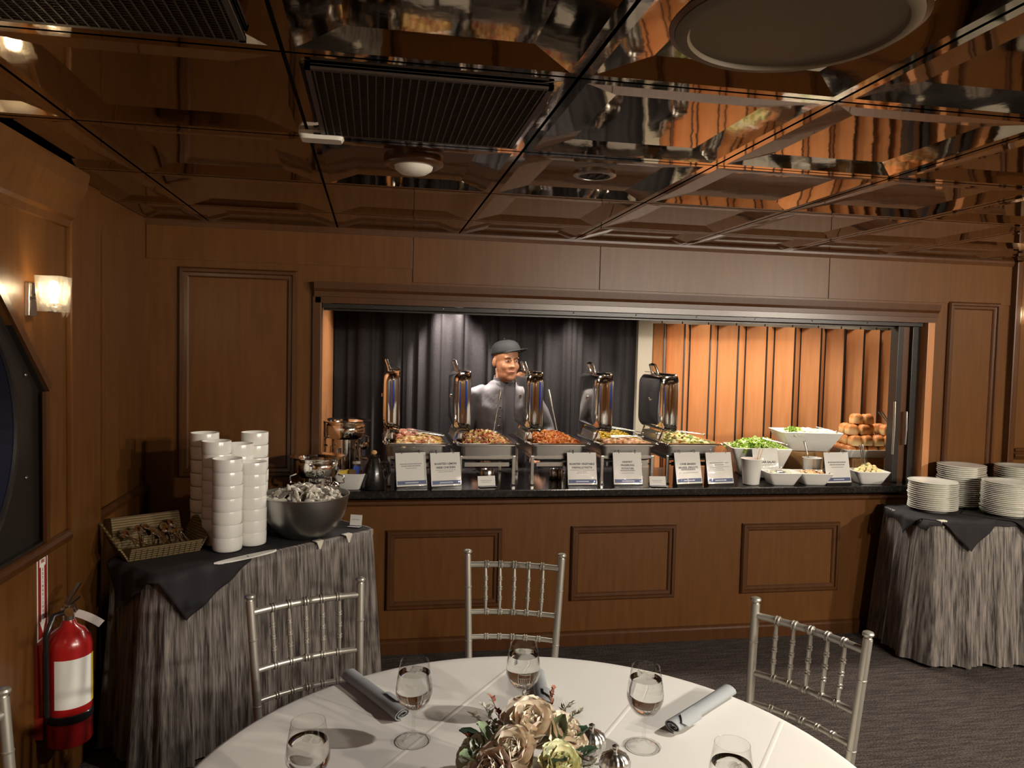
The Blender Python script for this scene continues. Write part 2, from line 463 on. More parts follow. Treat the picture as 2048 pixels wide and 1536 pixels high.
# header sheets with joints, proud of the wall
for x0, x1, z0 in ((-1.115, .192, 2.0), (.196, 1.213, 2.0), (1.217, 2.60, 2.0), (2.604, 3.83, 2.0)):
    MB().box(x0, x1, WY - .006, WY, 1.99 if x0 > -1 else 2.06, CZ).build('panel', 'wood_wall', wall_back, bevel=.0015)

def moulding_frame(name, x0, x1, z0, z1, y, wdt=.045, d=.02, axis='y', mat='wood_trim'):
    """picture-frame moulding: stepped profile swept round a rectangle"""
    prof = [(0, 0), (0, -d * .55), (wdt * .18, -d), (wdt * .45, -d), (wdt * .55, -d * .5), (wdt * .85, -d * .45), (wdt, -d * .15), (wdt, 0)]
    rings = []
    for o, dep in prof:
        c = [(x0 + o, z0 + o), (x1 - o, z0 + o), (x1 - o, z1 - o), (x0 + o, z1 - o)]
        rings.append([Vector((a, y + dep, b)) if axis == 'y' else Vector((y - dep, a, b)) for a, b in c])
    mb = MB(); mb.loft(rings, False, False)
    return struct(mb.build(name, mat))
moulding_frame('trim_1', -.965, -.39, .965, 2.025, WY, .05, .022)
moulding_frame('trim_2', 3.40, 3.755, .80, 2.0, WY, .045, .022)
moulding_frame('trim_3', .08, .705, .24, .672, WY, .045, .02)
moulding_frame('trim_4', 1.095, 1.712, .255, .677, WY, .045, .02)
moulding_frame('trim_5', 2.118, 2.742, .262, .674, WY, .045, .02)
for i, nm in enumerate(('wooden frame moulding left of the serving opening', 'narrow wooden frame moulding right of the serving opening',
        'wooden frame moulding on the counter front behind the centre chair', 'middle wooden frame moulding on the counter front', 'wooden frame moulding on the counter front nearest the plate table')):
    o = bpy.data.objects['trim_%d' % (i + 1)]; o['label'] = nm; o['category'] = 'moulding'

def bar_profile(name, x0, x1, prof, mat, label, cat='moulding'):
    mb = MB(); mb.prism(prof, 'x', x0, x1); o = mb.build(name, mat)
    return struct(o, label, cat)
bar_profile('baseboard_back', WL, XR, [(WY, 0), (WY - .018, 0), (WY - .018, .062), (WY - .012, .07), (WY - .012, .078), (WY, .082)], 'wood_trim', 'dark wood baseboard along the counter front', 'baseboard')
# head casing over the opening (cap, fascia)
bar_profile('trim_6', -.305, 3.315, [(WY, 1.90), (WY - .03, 1.90), (WY - .032, 1.925), (WY - .045, 1.94), (WY - .05, 1.975), (WY, 1.975)], 'wood_trim', 'long dark wood cap moulding over the serving opening')
bar_profile('trim_7', -.30, 3.31, [(WY, 1.868), (WY - .018, 1.868), (WY - .018, 1.90), (WY, 1.90)], 'wood_trim', 'dark wood fascia under the cap moulding')
struct(MB().box(-.312, -.27, WY - .018, WY, .875, 1.9).build('trim_8', 'wood_trim', bevel=.003), 'dark upright casing at left end of serving opening', 'moulding')
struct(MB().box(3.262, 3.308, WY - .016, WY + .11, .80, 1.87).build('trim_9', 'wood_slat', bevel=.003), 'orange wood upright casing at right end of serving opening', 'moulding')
bar_profile('trim_10', -.27, 3.3, [(WY, .805), (WY - .014, .805), (WY - .02, .815), (WY - .02, .83), (WY, .835)], 'wood_trim', 'thin wood moulding under the black countertop')
bar_profile('trim_11', WL, 3.83, [(WY, CZ - .03), (WY - .014, CZ - .03), (WY - .02, CZ - .012), (WY - .02, CZ), (WY, CZ)], 'wood_trim', 'slim crown strip where back wall meets ceiling')
# corner post at the right of the back wall, chair rail beyond it
struct(MB().box(3.83, 3.875, WY - .045, WY, 0, CZ).build('trim_12', 'wood_trim', bevel=.008), 'upright wooden post beside the right wall lamp', 'moulding')
bar_profile('trim_13', 3.9, XR, [(WY, 1.045), (WY - .015, 1.045), (WY - .03, 1.065), (WY - .03, 1.075), (WY - .016, 1.09), (WY - .03, 1.1), (WY - .03, 1.11), (WY, 1.115)], 'wood_trim', 'wooden chair rail at the far right')

# ---- left wall with porthole recess
PY0, PY1, PZ0 = 1.70, 2.885, .945
w = MB()
w.box(WL - .16, WL, YF, PY0, 0, CZ + .04); w.box(WL - .16, WL, PY1, WY + .12, 0, CZ + .04)
w.box(WL - .16, WL, PY0, PY1, 0, PZ0); w.box(WL - .16, WL, PY0, PY1, 1.93, CZ + .04)
# chamfer fillers
w.prism([(PY1, 1.47), (PY1, 1.93), (2.37, 1.93)], 'x', WL - .16, WL)
w.prism([(PY0, 1.47), (PY0, 1.93), (2.215, 1.93)], 'x', WL - .16, WL)
wall_left = struct(w.build('wall_left', 'wood_wall'), 'wood panelled left wall with porthole recess', 'wall')
win = bpy.data.objects.new('window_1', None); COL.objects.link(win); win.location = (WL - .018, 2.292, 1.36)
struct(win, 'round porthole in a black recess on the left wall', 'window')
def porthole():
    cy, cz, R = 0, 0, .385
    mb = MB(); n = 48
    outer = [(PY0 - 2.292, PZ0 - 1.36), (PY1 - 2.292, PZ0 - 1.36), (PY1 - 2.292, .11), (.10, .57), (-.10, .57), (PY0 - 2.292, .11)]
    def edge_pt(a):
        d = (math.cos(a), math.sin(a)); best = 9
        for i in range(6):
            p, q = outer[i], outer[(i + 1) % 6]; ex, ey = q[0] - p[0], q[1] - p[1]
            den = d[0] * ey - d[1] * ex
            if abs(den) < 1e-9: continue
            t = (p[0] * ey - p[1] * ex) / den; u = (p[0] * d[1] - p[1] * d[0]) / den
            if t > 0 and -1e-6 <= u <= 1 + 1e-6: best = min(best, t)
        return d[0] * best, d[1] * best
    ang = sorted([2 * PI * i / n for i in range(n)] + [math.atan2(p[1], p[0]) % (2 * PI) for p in outer])
    r1 = [Vector((0.0, *edge_pt(a))) for a in ang]; r2 = [Vector((0.0, R * math.cos(a), R * math.sin(a))) for a in ang]
    r3 = [p + Vector((-.06, 0, 0)) for p in r2]; r0 = [p + Vector((-.06, 0, 0)) for p in r1]
    mb.loft([r0, r1, r2, r3, r0], False, False)
    mb.build('recess_plate', 'black_metal', win)
    ring = MB(); ring.tube([(.004, (R + .012) * math.cos(2 * PI * i / 48), (R + .012) * math.sin(2 * PI * i / 48)) for i in range(48)], .012, 8, True)
    ring.build('porthole_ring', 'black_metal', win, True)
    g = MB(); g.lathe([(R, -.004), (R, .004)], 48, Matrix.Translation((-.04, 0, 0)) @ Matrix.Rotation(PI / 2, 4, 'Y'))
    g.build('pane', 'pane', win)
    for a, rr in ((-.35, .50), (-1.0, .50), (.35, .5)):
        MB().ell((.004, rr * math.cos(a), rr * math.sin(a)), (.006, .008, .008)).build('bolt', 'steel', win, True)
    # black lining of the recess
    lin = MB()
    for i in range(6):
        p, q = outer[i], outer[(i + 1) % 6]
        k = .985
        lin.add([(.0, p[0], p[1]), (.0, q[0], q[1]), (.019, q[0], q[1]), (.019, p[0], p[1]), (.0, p[0] * k, p[1] * k), (.0, q[0] * k, q[1] * k), (.019, q[0] * k, q[1] * k), (.019, p[0] * k, p[1] * k)],
                [(0, 1, 2, 3), (4, 7, 6, 5), (2, 6, 7, 3), (0, 4, 5, 1)])
    lin.build('recess_lining', 'black_metal', win)
porthole()
# wooden edge along the recess (chamfer and sides)
e = MB()
for (a, b) in (((2.37, 1.93), (PY1, 1.47)), ((PY1, 1.47), (PY1, PZ0)), ((2.215, 1.93), (2.37, 1.93))):
    d = Vector((0, b[0] - a[0], b[1] - a[1])); n = Vector((0, d.z, -d.y)).normalized()
    if n.y < 0 and n.z < 0: n = -n
    A = Vector((WL, *a)); B = Vector((WL, *b))
    e.add([A, B, B + n * .03, A + n * .03, A + Vector((.012, 0, 0)), B + Vector((.012, 0, 0)), B + n * .03 + Vector((.012, 0, 0)), A + n * .03 + Vector((.012, 0, 0))],
          [(0, 1, 2, 3), (4, 7, 6, 5), (0, 4, 5, 1), (3, 2, 6, 7), (0, 3, 7, 4), (1, 5, 6, 2)])
struct(e.build('trim_14', 'wood_trim'), 'dark wood edging round the porthole recess', 'moulding')
# chair rail, crown and pilaster on the left wall
def bar_y(name, y0, y1, prof, mat, label, cat='moulding'):
    mb = MB(); mb.prism(prof, 'y', y0, y1); return struct(mb.build(name, mat), label, cat)
bar_y('trim_15', YF, WY - .02, [(WL, .90), (WL + .02, .905), (WL + .022, .925), (WL + .012, .935), (WL + .012, .944), (WL, .945)], 'wood_trim', 'dark wood chair rail along the left wall')
bar_y('trim_16', YF, 3.06, [(WL, 2.06), (WL + .018, 2.06), (WL + .02, 2.085), (WL + .035, 2.095), (WL + .04, 2.12), (WL + .075, 2.20), (WL + .085, CZ), (WL, CZ)], 'wood_wall', 'stepped wooden crown moulding above the left wall lamp')
bar_y('baseboard_left', YF, WY - .02, [(WL, 0), (WL + .016, 0), (WL + .016, .075), (WL, .082)], 'wood_trim', 'dark wood baseboard of the left wall', 'baseboard')
struct(MB().box(WL, WL + .022, 3.06, 3.36, 0, CZ).build('trim_17', 'wood_wall', bevel=.006), 'flat wooden pilaster between porthole and corner', 'moulding')
struct(MB().box(WL, WL + .012, 3.42, 3.60, .95, 2.1).build('trim_18', 'wood_wall', bevel=.004), 'narrow wooden panel strip in the left corner', 'moulding')
# right, rear walls (behind and beside the camera)
struct(MB().box(XR, XR + .1, YF, WY + .12, 0, CZ + .04).build('wall_right', 'wood_wall'), 'wood wall on the far right side', 'wall')
struct(MB().box(WL - .16, XR + .1, YF - .1, YF, 0, CZ + .04).build('wall_rear', 'wood_wall'), 'wood wall behind the photographer', 'wall')
# sea outside
struct(MB().box(-80, WL - 1.0, -60, 60, -1.6, -1.5).build('sea', 'sea_water'), 'dark blue water outside the porthole', 'water')

# ---- galley behind the opening
g = MB(); g.box(OX0 - .1, OX0, WY + .12, 5.5, 0, 2.2)
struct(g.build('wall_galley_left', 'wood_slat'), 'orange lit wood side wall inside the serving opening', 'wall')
struct(MB().box(OX0 - .1, 4.5, 5.42, 5.5, 0, 2.2).build('wall_galley_back', 'cream'), 'pale wall behind the curtain and partition', 'wall')
struct(MB().box(4.42, 4.5, WY + .12, 5.42, 0, 2.2).build('wall_galley_right', 'cream'), 'pale side wall at the right of the galley', 'wall')
struct(MB().box(OX0 - .1, 4.5, WY + .12, 5.5, 2.2, 2.26).build('ceiling_galley', 'cream'), 'plain ceiling over the galley', 'ceiling')

# ---- main ceiling: mirror-finish bronze panels, each shallowly coffered, dark joints between
ceil = struct(MB().box(WL - .16, XR + .1, YF - .1, WY + .12, CZ + .03, CZ + .1).build('ceiling', 'black_gap'), 'ceiling of glossy bronze mirror panels', 'ceiling')
TX, TY = .627, .65; X0T, Y0T = -.193, 2.30
def tile_mesh(w0, h0, bev=.10, bord=.022, rise=.0145, g=.0045):
    mb = MB(); a, b = w0 / 2 - g, h0 / 2 - g
    def ring(i, z): return [Vector((-a + i, -b + i, z)), Vector((a - i, -b + i, z)), Vector((a - i, b - i, z)), Vector((-a + i, b - i, z))]
    bb = min(bev, a * .45, b * .45)
    mb.loft([ring(0, .022), ring(0, 0), ring(bord, 0), ring(bord + bb, rise)], True, True)
    return mb.mesh('ceiling_panel')
tiles = {}
xs = [WL] + [X0T + TX * k for k in range(-1, 12) if WL + .02 < X0T + TX * k < XR - .05] + [XR]
ys = [YF] + [Y0T + TY * k for k in range(-10, 3) if YF + .05 < Y0T + TY * k < WY - .05] + [WY]
for i in range(len(xs) - 1):
    for j in range(len(ys) - 1):
        cx, cy = (xs[i] + xs[i + 1]) / 2, (ys[j] + ys[j + 1]) / 2; sx, sy = xs[i + 1] - xs[i], ys[j + 1] - ys[j]
        k = (round(sx, 3), round(sy, 3))
        if k not in tiles: tiles[k] = tile_mesh(sx, sy)
        o = obj('ceiling_panel', tiles[k], 'bronze_mirror', ceil); o.location = (cx, cy, CZ)

# ================================================================== CEILING FIXTURES
def grille_thing(cx, cy, sx, sy, label):
    t = thing('ceiling_vent', label, 'vent', (cx, cy, CZ - .012))
    MB().box(-sx / 2, sx / 2, -sy / 2, sy / 2, .006, .011).build('backing', 'black_gap', t)
    f = MB()
    for a in ((-sx / 2, sx / 2, -sy / 2, -sy / 2 + .012), (-sx / 2, sx / 2, sy / 2 - .012, sy / 2), (-sx / 2, -sx / 2 + .012, -sy / 2, sy / 2), (sx / 2 - .012, sx / 2, -sy / 2, sy / 2)):
        f.box(*a, 0, .012)
    f.build('frame', 'grille_metal', t)
    n = int(sx / .0185); bm = MB().box(-.0014, .0014, -sy / 2 + .012, sy / 2 - .012, 0, .006).mesh('grille_bar')
    for i in range(1, n):
        o = obj('grille_bar', bm, 'grille_metal', t); o.location.x = -sx / 2 + sx * i / n
    c = MB()
    for j in range(1, int(sy / .011)):
        y = -sy / 2 + .011 * j; c.box(-sx / 2 + .012, sx / 2 - .012, y - .001, y + .001, .002, .006)
    c.build('cross_wires', 'grille_metal', t)['kind'] = 'stuff'
grille_thing(.118, 1.965, .545, .53, 'square dark perforated ceiling vent above the centre of the room')
grille_thing(-.535, 1.31, .56, .56, 'dark perforated ceiling vent at the top left corner')
t = thing('ceiling_lamp', 'round ceiling lamp with pale domed cover, unlit', 'lamp', (.12, 2.56, CZ + .0145))
MB().lathe([(.098, 0), (.098, -.014), (.085, -.022), (.066, -.022), (.066, 0)], 36).build('trim_ring', 'wood_trim', t, True)
MB().lathe([(.066, -.016), (.060, -.032), (.042, -.044), (.02, -.049), (0.0001, -.05)], 32, caps=False).build('cover', 'white_plastic', t, True)
for i, (x, y, pw) in enumerate(FILL_LAMPS):  # made-up fixture bodies and bulbs for the added fill lamps
    t = thing('ceiling_lamp', 'added round fill lamp behind the view, %s of the three' % ('leftmost', 'middle', 'rightmost')[i], 'lamp', (x, y, CZ + .0145))
    MB().lathe([(.098, 0), (.098, -.014), (.085, -.022), (.066, -.022), (.066, 0)], 36).build('trim_ring', 'wood_trim', t, True)
    MB().lathe([(.03, -.0), (.03, -.02), (.0001, -.022)], 20).build('lamp_base', 'white_plastic', t, True)
    MB().ell((0, 0, -.042), (.034, .034, .022), 14, 9).build('bulb', 'bulb', t, True)
t = thing('recessed_downlight', 'small round recessed downlight with dark baffle in the ceiling', 'light', (.745, 2.58, CZ + .0145))
MB().lathe([(.052, 0), (.075, 0), (.075, -.006), (.068, -.010), (.054, -.010), (.052, 0)], 32, caps=False).build('trim_ring', 'brushed', t, True)
MB().lathe([(.053, -.009), (.045, -.004), (.02, -.002), (.0001, -.002)], 32, caps=False).build('baffle', 'black_gap', t, True)
for k in range(4):
    MB().tube([(-.045 + .03 * k, -.03, -.007), (-.045 + .03 * k, .03, -.007)], .003, 6).build('baffle_blade', 'black_metal', t)
dl = t
for (x, y, z, lab) in ((1.97, 1.32, CZ + .0145, 'recessed downlight aimed at the round table, outside the view'), (3.22, 1.97, CZ + .0145, 'recessed downlight over the carpet in front of the plates'),
        (.35, 4.60, 2.2, 'galley downlight over the lemon chicken'), (1.0, 4.60, 2.2, 'galley downlight over the orange pasta'), (1.65, 4.60, 2.2, 'galley downlight over the sprouts'), (2.3, 4.60, 2.2, 'galley downlight over the lettuce'), (2.95, 4.60, 2.2, 'galley downlight over the bread'),
        (.62, 5.08, 2.2, 'galley downlight grazing the curtain left of the cook'), (1.35, 5.02, 2.2, 'galley downlight grazing the curtain right of the cook'),
        (2.3, 4.98, 2.2, 'galley downlight at the left of the wooden partition'), (2.95, 4.98, 2.2, 'galley downlight at the middle of the wooden partition'), (3.6, 4.98, 2.2, 'galley downlight at the right of the wooden partition')):
    dup(dl, (x, y, z), 0, lab)
t = thing('ceiling_speaker', 'large round brown disc cover set in a ceiling panel', 'speaker', (.752, 1.315, CZ + .0145))
MB().lathe([(.215, 0), (.215, -.012), (.205, -.018), (.192, -.018), (.188, -.010), (.0001, -.012)], 56, caps=False).build('cover', simple('disc_brown', (.10, .072, .04), .55), t, True)
MB().lathe([(.226, 0), (.226, -.006), (.216, -.010), (.215, 0)], 56, caps=False).build('rim', 'wood_trim', t, True)
t = thing('ceiling_sensor', 'small white plastic sensor box on the ceiling joint', 'sensor', (-.155, 2.255, CZ - .022))
mb = MB(); mb.loft([[Vector((x * .055, y * .026, 0)) for x, y in rrect(1, 1, .3)], [Vector((x * .062, y * .032, .012)) for x, y in rrect(1, 1, .3)], [Vector((x * .062, y * .032, .022)) for x, y in rrect(1, 1, .3)]])
mb.build('housing', 'white_plastic', t, True)
MB().box(-.02, .02, -.034, -.031, .010, .014).build('slot', 'black_gap', t)

# ================================================================== WALL FILL_LAMPS
def sconce(loc, rz, label, power, group=None):
    t = thing('wall_lamp', label, 'lamp', loc, rz, group)   # local: wall at x=0, room +x
    MB().box(0, .014, -.028, .028, -.075, .035).build('backplate', 'chrome', t, bevel=.003)
    MB().tube([(.012, 0, -.01), (.05, 0, -.01), (.075, 0, -.025)], .008, 8).build('arm', 'chrome', t, True)
    MB().lathe([(.02, -.06), (.024, -.05), (.02, -.03), (.001, -.028)], 16, Matrix.Translation((.075, 0, 0))).build('lamp_holder', 'chrome', t, True)
    bl = MB().lathe([(.001, .045), (.012, .04), (.018, .022), (.014, -.005), (.010, -.03)], 16, Matrix.Translation((.075, 0, 0))).build('bulb', 'bulb', t, True)
    for sx, sy in ((1, 0), (-1, 0), (0, 1), (0, -1)):
        mb = MB(); n = 6
        for face in range(1):
            a, h = .036, .058
            pts = []
            if sx: q = [(.075 + sx * a, -a, -h), (.075 + sx * a, a, -h), (.075 + sx * (a + .006), a + .006, h), (.075 + sx * (a + .006), -a - .006, h)]
            else: q = [(.075 - a, sy * a, -h), (.075 + a, sy * a, -h), (.075 + a + .006, sy * (a + .006), h), (.075 - a - .006, sy * (a + .006), h)]
            nrm = Vector((sx, sy, 0)) * .010
            vs = [Vector(p) for p in q] + [Vector(p) - nrm for p in q]
            mb.add(vs, [(0, 1, 2, 3), (4, 7, 6, 5), (0, 4, 5, 1), (1, 5, 6, 2), (2, 6, 7, 3), (3, 7, 4, 0)])
        mb.build('glass_panel', 'crystal', t)
    # hanging crystal drips along the lower edge
    for k in range(7):
        MB().tube([(.111, -.030 + .010 * k, -.055), (.111, -.030 + .010 * k, -.064 - .006 * ((k * 5) % 3))], .0025, 5).build('crystal_drop', 'crystal', t)
    ld = bpy.data.lights.new('wall_lamp_light', 'POINT'); ld.energy = power; ld.color = (1, .82, .58) if power < 30 else (1, .88, .72); ld.shadow_soft_size = .02
    lo = bpy.data.objects.new('wall_lamp_light', ld); COL.objects.link(lo); lo.parent = t; lo.location = (.075, 0, .015)
    lo.visible_camera = True
    return t
sconce((WL, 2.755, 1.80), 0, 'lit crystal glass wall lamp above the porthole', 6.5)
sconce((WL, .85, 1.84), 0, 'lit crystal wall lamp further back on the left wall', 16)
sconce((WL, -1.6, 1.84), 0, 'lit crystal wall lamp rearmost on the left wall', 2)
sconce((3.985, WY, 1.93), -PI / 2, 'lit wall lamp at the far right edge of the back wall', 5)
sconce((XR, 2.4, 1.84), PI, 'lit crystal wall lamp on the right wall near the plates', 6)
sconce((XR, -.4, 1.84), PI, 'lit crystal wall lamp on the right wall behind the view', 6)
for x, nm in ((.9, 'leftmost'), (2.4, 'second'), (3.9, 'third'), (5.4, 'last')):  # unseen wall lamps, added for low light from behind the camera
    sconce((x, YF, 1.84), PI / 2, 'added crystal fill lamp on the rear wall, %s of four' % nm, 8)

# ================================================================== ROUND DINING TABLE
TC = (.33, 1.43); TR = .735; TZ = .755
t = thing('round_table', 'round banquet table under the white cloth', 'table', (TC[0], TC[1], 0))
MB().lathe([(TR - .012, .725), (TR - .012, .750)], 64).build('tabletop', 'wood_box', t)
MB().lathe([(.05, .03), (.05, .725)], 20).build('pedestal', 'black_metal', t, True)
for k in range(4):
    a = PI / 4 + k * PI / 2
    MB().tube([(0, 0, .06), (.3 * math.cos(a), .3 * math.sin(a), .02)], .02, 8).build('foot', 'black_metal', t)
def round_cloth():
    mb = MB(); n = 120; rings = []
    prof = [(.0001, 0), (.2, 0), (.4, 0), (.6, 0), (.70, 0), (TR - .012, 0), (TR - .003, -.002), (TR + .002, -.010)]
    for r, z in prof: rings.append([Vector((r * math.cos(2 * PI * i / n), r * math.sin(2 * PI * i / n), TZ + z)) for i in range(n)])
    for k in range(1, 7):
        d = k * .06; ring = []
        for i in range(n):
            a = 2 * PI * i / n
            wv = math.sin(a * 13 + .6 * math.sin(a * 3)) * .022 * (k / 6) ** 1.2 + .028 * (k / 6)
            ring.append(Vector(((TR + .003 + wv) * math.cos(a), (TR + .003 + wv) * math.sin(a), TZ - .012 - d)))
        rings.append(ring)
    mb.loft(rings, True, False)
    me = mb.mesh('tablecloth', 60)
    o = obj('tablecloth', me, 'white_linen'); o.location = (TC[0], TC[1], 0)
    tag(o, 'white cloth draped over the round dining table', 'tablecloth')
    # pressed fold lines of the cloth: slim raised creases
    for ang, off in ((.9, -.02), (-.72, .10), (.92, .34), (.88, -.36), (-.70, -.30)):
        d = Vector((math.cos(ang), math.sin(ang), 0)); nn = Vector((-d.y, d.x, 0)) * off
        L = math.sqrt((TR - .02) ** 2 - off ** 2); m = MB(); pts = []
        vs = []; fs = []
        for k in range(25):
            p = nn + d * (-L + 2 * L * k / 24); w = Vector((-d.y, d.x, 0)) * .006; 
            vs += [p - w + Vector((0, 0, TZ + .0001)), p + Vector((0, 0, TZ + .0016)), p + w + Vector((0, 0, TZ + .0001))]
            if k: fs += [(3 * k - 3, 3 * k, 3 * k + 1, 3 * k - 2), (3 * k - 2, 3 * k + 1, 3 * k + 2, 3 * k - 1)]
        m.add(vs, fs).build('crease', 'white_linen', o, 60)
round_cloth()

def goblet(loc, label, level=.160):
    t = thing('wine_glass', label, 'glass', loc, 0, 'water glasses on the round table')
    MB().lathe([(.039, .0005), (.039, .002), (.030, .0035), (.012, .007), (.005, .014), (.0038, .03), (.0038, .058), (.005, .066), (.012, .0725), (.026, .083), (.036, .097), (.0415, .113), (.0420, .124), (.0395, .145), (.0355, .167), (.0320, .187)], 40, caps=False).build('bowl_and_stem', 'glass', t, True)
    MB().tube([(.032 * math.cos(2 * PI * i / 40), .032 * math.sin(2 * PI * i / 40), .187) for i in range(40)], .0007, 6, True).build('rim', 'glass', t, True)
    MB().tube([(.0385 * math.cos(2 * PI * i / 40), .0385 * math.sin(2 * PI * i / 40), .0022) for i in range(40)], .0011, 6, True).build('foot_rim', 'water', t, True)
    g = .0009
    MB().lathe([(.0001, .0745), (.010, .0745), (.0255 - g, .0845), (.036 - g, .098), (.0415 - g, .1135), (.0420 - g, .124), (.0395 - g, .145), (.0368 - g, level), (.0001, level)], 40, caps=False).build('water', 'water', t, True)
    rr = random.Random(int(loc[0] * 1000) + 5)
    for k in range(3):
        a = rr.random() * 6.28; q = .017 * rr.random() + .004
        M = Matrix.Translation((q * math.cos(a), q * math.sin(a), level - .004 + .006 * rr.random())) @ Matrix.Rotation(rr.random() * 3, 4, Vector((rr.random(), rr.random(), rr.random() + .1)))
        MB().cbox(0, 0, 0, .016, .015, .013, M).build('ice_cube', 'glass', t, bevel=.002)
    return t
goblet((.102, 1.707, TZ + .001), 'water glass standing left, beside the grey napkin with open slit')
goblet((.62, 1.611, TZ + .001), 'water glass standing right, between flowers and the right napkin')
goblet((.369, 1.777, TZ + .001), 'water glass behind the flowers, in front of the centre chair')
goblet((-.112, 1.453, TZ + .001), 'water glass nearest the camera on the left, cut by the frame', .15)
goblet((.659, 1.266, TZ + .001), 'water glass nearest the camera on the right, cut by the frame', .15)

def napkin_roll(p0, p1, label, r=.021):
    p0, p1 = Vector((*p0, TZ)), Vector((*p1, TZ)); d = (p1 - p0); L = d.length
    t = thing('rolled_napkin', label, 'napkin', (p0 + p1) / 2, math.atan2(d.y, d.x), 'rolled napkins')
    mb = MB(); n = 56; rings = []
    for s in range(9):
        x = -L / 2 + L * s / 8; ring = []
        for i in range(n):   # spiral sheet with thickness
            u = i / (n / 2 - 1) if i < n / 2 else (n - 1 - i) / (n / 2 - 1)
            a = -PI / 2 + u * 2 * PI * 2.0; rr = (r - (1 - u) * r * .62) * (1 - .06 * math.sin(PI * s / 8))
            if i >= n / 2: rr -= .0022
            ring.append(Vector((x + .006 * math.sin(a), rr * 1.12 * math.cos(a), r * .93 + rr * .9 * math.sin(a))))
        rings.append(ring)
    mb.loft(rings); mb.build('cloth', 'grey_linen', t, 50)
    # loose corner flap wrapped over
    fl = MB(); vs = []; fs = []
    for i in range(9):
        a = -.2 + i * .22; rr = r * 1.05
        for x in (L * .18, L * .47 - abs(i - 4) * .006): vs.append((x, rr * 1.12 * math.cos(a), r * .93 + rr * .9 * math.sin(a)))
        if i: fs.append((2 * i - 2, 2 * i, 2 * i + 1, 2 * i - 1))
    vs2 = [(x, y * 1.03, z + .0006) for x, y, z in vs]
    fl.add(vs, fs).add(vs2, fs); fl.build('flap', 'grey_linen', t, 50)
    for k, y in enumerate((-.004, .004)):
        MB().tube([(L / 2 - .10, y, r * .9), (L / 2 - .008, y, r * .95)], [.002, .004], 6).build('cutlery_handle', 'steel', t, True)
    return t
napkin_roll((-.052, 2.045), (.082, 1.80), 'grey napkin roll left of the centre, pointing at the left chair')
napkin_roll((.935, 1.82), (.708, 1.655), 'grey napkin roll on the right, between two water glasses')
napkin_roll((.455, 1.985), (.43, 1.80), 'grey napkin roll half hidden behind the flowers')

def shaker(loc, label, rz=0):
    t = thing('shaker', label, 'shaker', loc, rz, 'pumpkin shakers')
    sq = lambda a: 1 - .10 * abs(math.sin(a * 6)) ** 3
    MB().lathe([(.016, 0), (.020, .004), (.018, .010)], 36).build('base', 'steel', t, True)
    MB().lathe([(.010, .008), (.024, .014), (.033, .028), (.034, .040), (.028, .053), (.016, .060), (.004, .062)], 60, sq=sq).build('ribbed_body', 'steel', t, 70)
    MB().lathe([(.005, .060), (.004, .066), (.007, .070), (.007, .074), (.001, .078)], 16).build('stalk', 'steel', t, True)
shaker((.488, 1.585, TZ), 'silver ribbed pumpkin shaker touching the flowers, farther one')
shaker((.512, 1.492, TZ), 'silver ribbed pumpkin shaker with stalk, nearer one', .3)

# ---- flower centrepiece
def petal_mesh(w, l, cup, name='petal'):
    mb = MB(); nu, nv = 7, 6; vs = []; fs = []
    for j in range(nv):
        v = j / (nv - 1)
        ww = w * (math.sin(PI * (.12 + .80 * v)) ** .7)
        for i in range(nu):
            u = i / (nu - 1) * 2 - 1
            x = u * ww / 2; y = l * v * (1 - .10 * u * u * v)
            z = cup * (u * u * .5 + (v ** 1.6) * .9) + .0025 * math.sin(u * 9 + v * 7) - .25 * cup * max(0, v - .75) * 4
            vs.append((x, y, z))
    for j in range(nv - 1):
        for i in range(nu - 1):
            a = j * nu + i; fs.append((a, a + 1, a + nu + 1, a + nu))
    mb.add(vs, fs); return mb.mesh(name, 70)
fa = thing('flower_arrangement', 'low arrangement of peach, blush and yellow flowers with grey-green sprigs', 'flowers', (.308, 1.445, TZ))
MB().lathe([(.045, 0), (.058, .012), (.066, .04), (.064, .06), (.058, .062), (.055, .045), (.001, .03)], 32).build('vase', 'vase', fa, True)
PM = {}
def bloom(pos, axis, size, mat, layers=((.30, 5, 70), (.55, 7, 48), (.8, 8, 26), (1.0, 8, 6))):
    core = MB().ell((0, 0, .012), (size * .22, size * .22, size * .24), 10, 7).build('bloom', mat, fa, True)
    q = Vector(axis).normalized().to_track_quat('Z', 'Y'); core.rotation_euler = q.to_euler(); core.location = pos
    for li, (s, n, tilt) in enumerate(layers):
        key = (mat, round(size * s, 3))
        if key not in PM: PM[key] = petal_mesh(size * s * 1.05 + .012, size * (.35 + .65 * s), size * .34)
        for k in range(n):
            o = obj('petal', PM[key], mat, core)
            a = 2 * PI * (k + .5 * (li % 2)) / n + rnd.uniform(-.15, .15)
            M = Matrix.Rotation(a, 4, 'Z') @ Matrix.Translation((0, size * .06, .004 + .004 * (3 - li))) @ Matrix.Rotation(math.radians(tilt + rnd.uniform(-8, 8)), 4, 'X')
            o.matrix_parent_inverse = Matrix.Identity(4); o.matrix_local = M
bloom((.012, .035, .128), (.05, -.55, .85), .062, 'petal_peach')
bloom((-.028, -.022, .112), (-.25, -.6, .75), .048, 'petal_peach')
bloom((.075, .015, .108), (.55, -.35, .75), .050, 'petal_peach')
bloom((-.062, -.045, .085), (-.6, -.5, .6), .055, 'petal_blush')
bloom((.048, -.062, .098), (.30, -.6, .7), .048, 'petal_yellow')
bloom((-.088, .012, .085), (-.85, -.1, .5), .046, 'petal_white')
bloom((-.005, .085, .090), (-.1, .5, .8), .045, 'petal_blush')
lm = petal_mesh(.034, .075, .012, 'leaf'); lm2 = petal_mesh(.042, .055, .010, 'leaf')
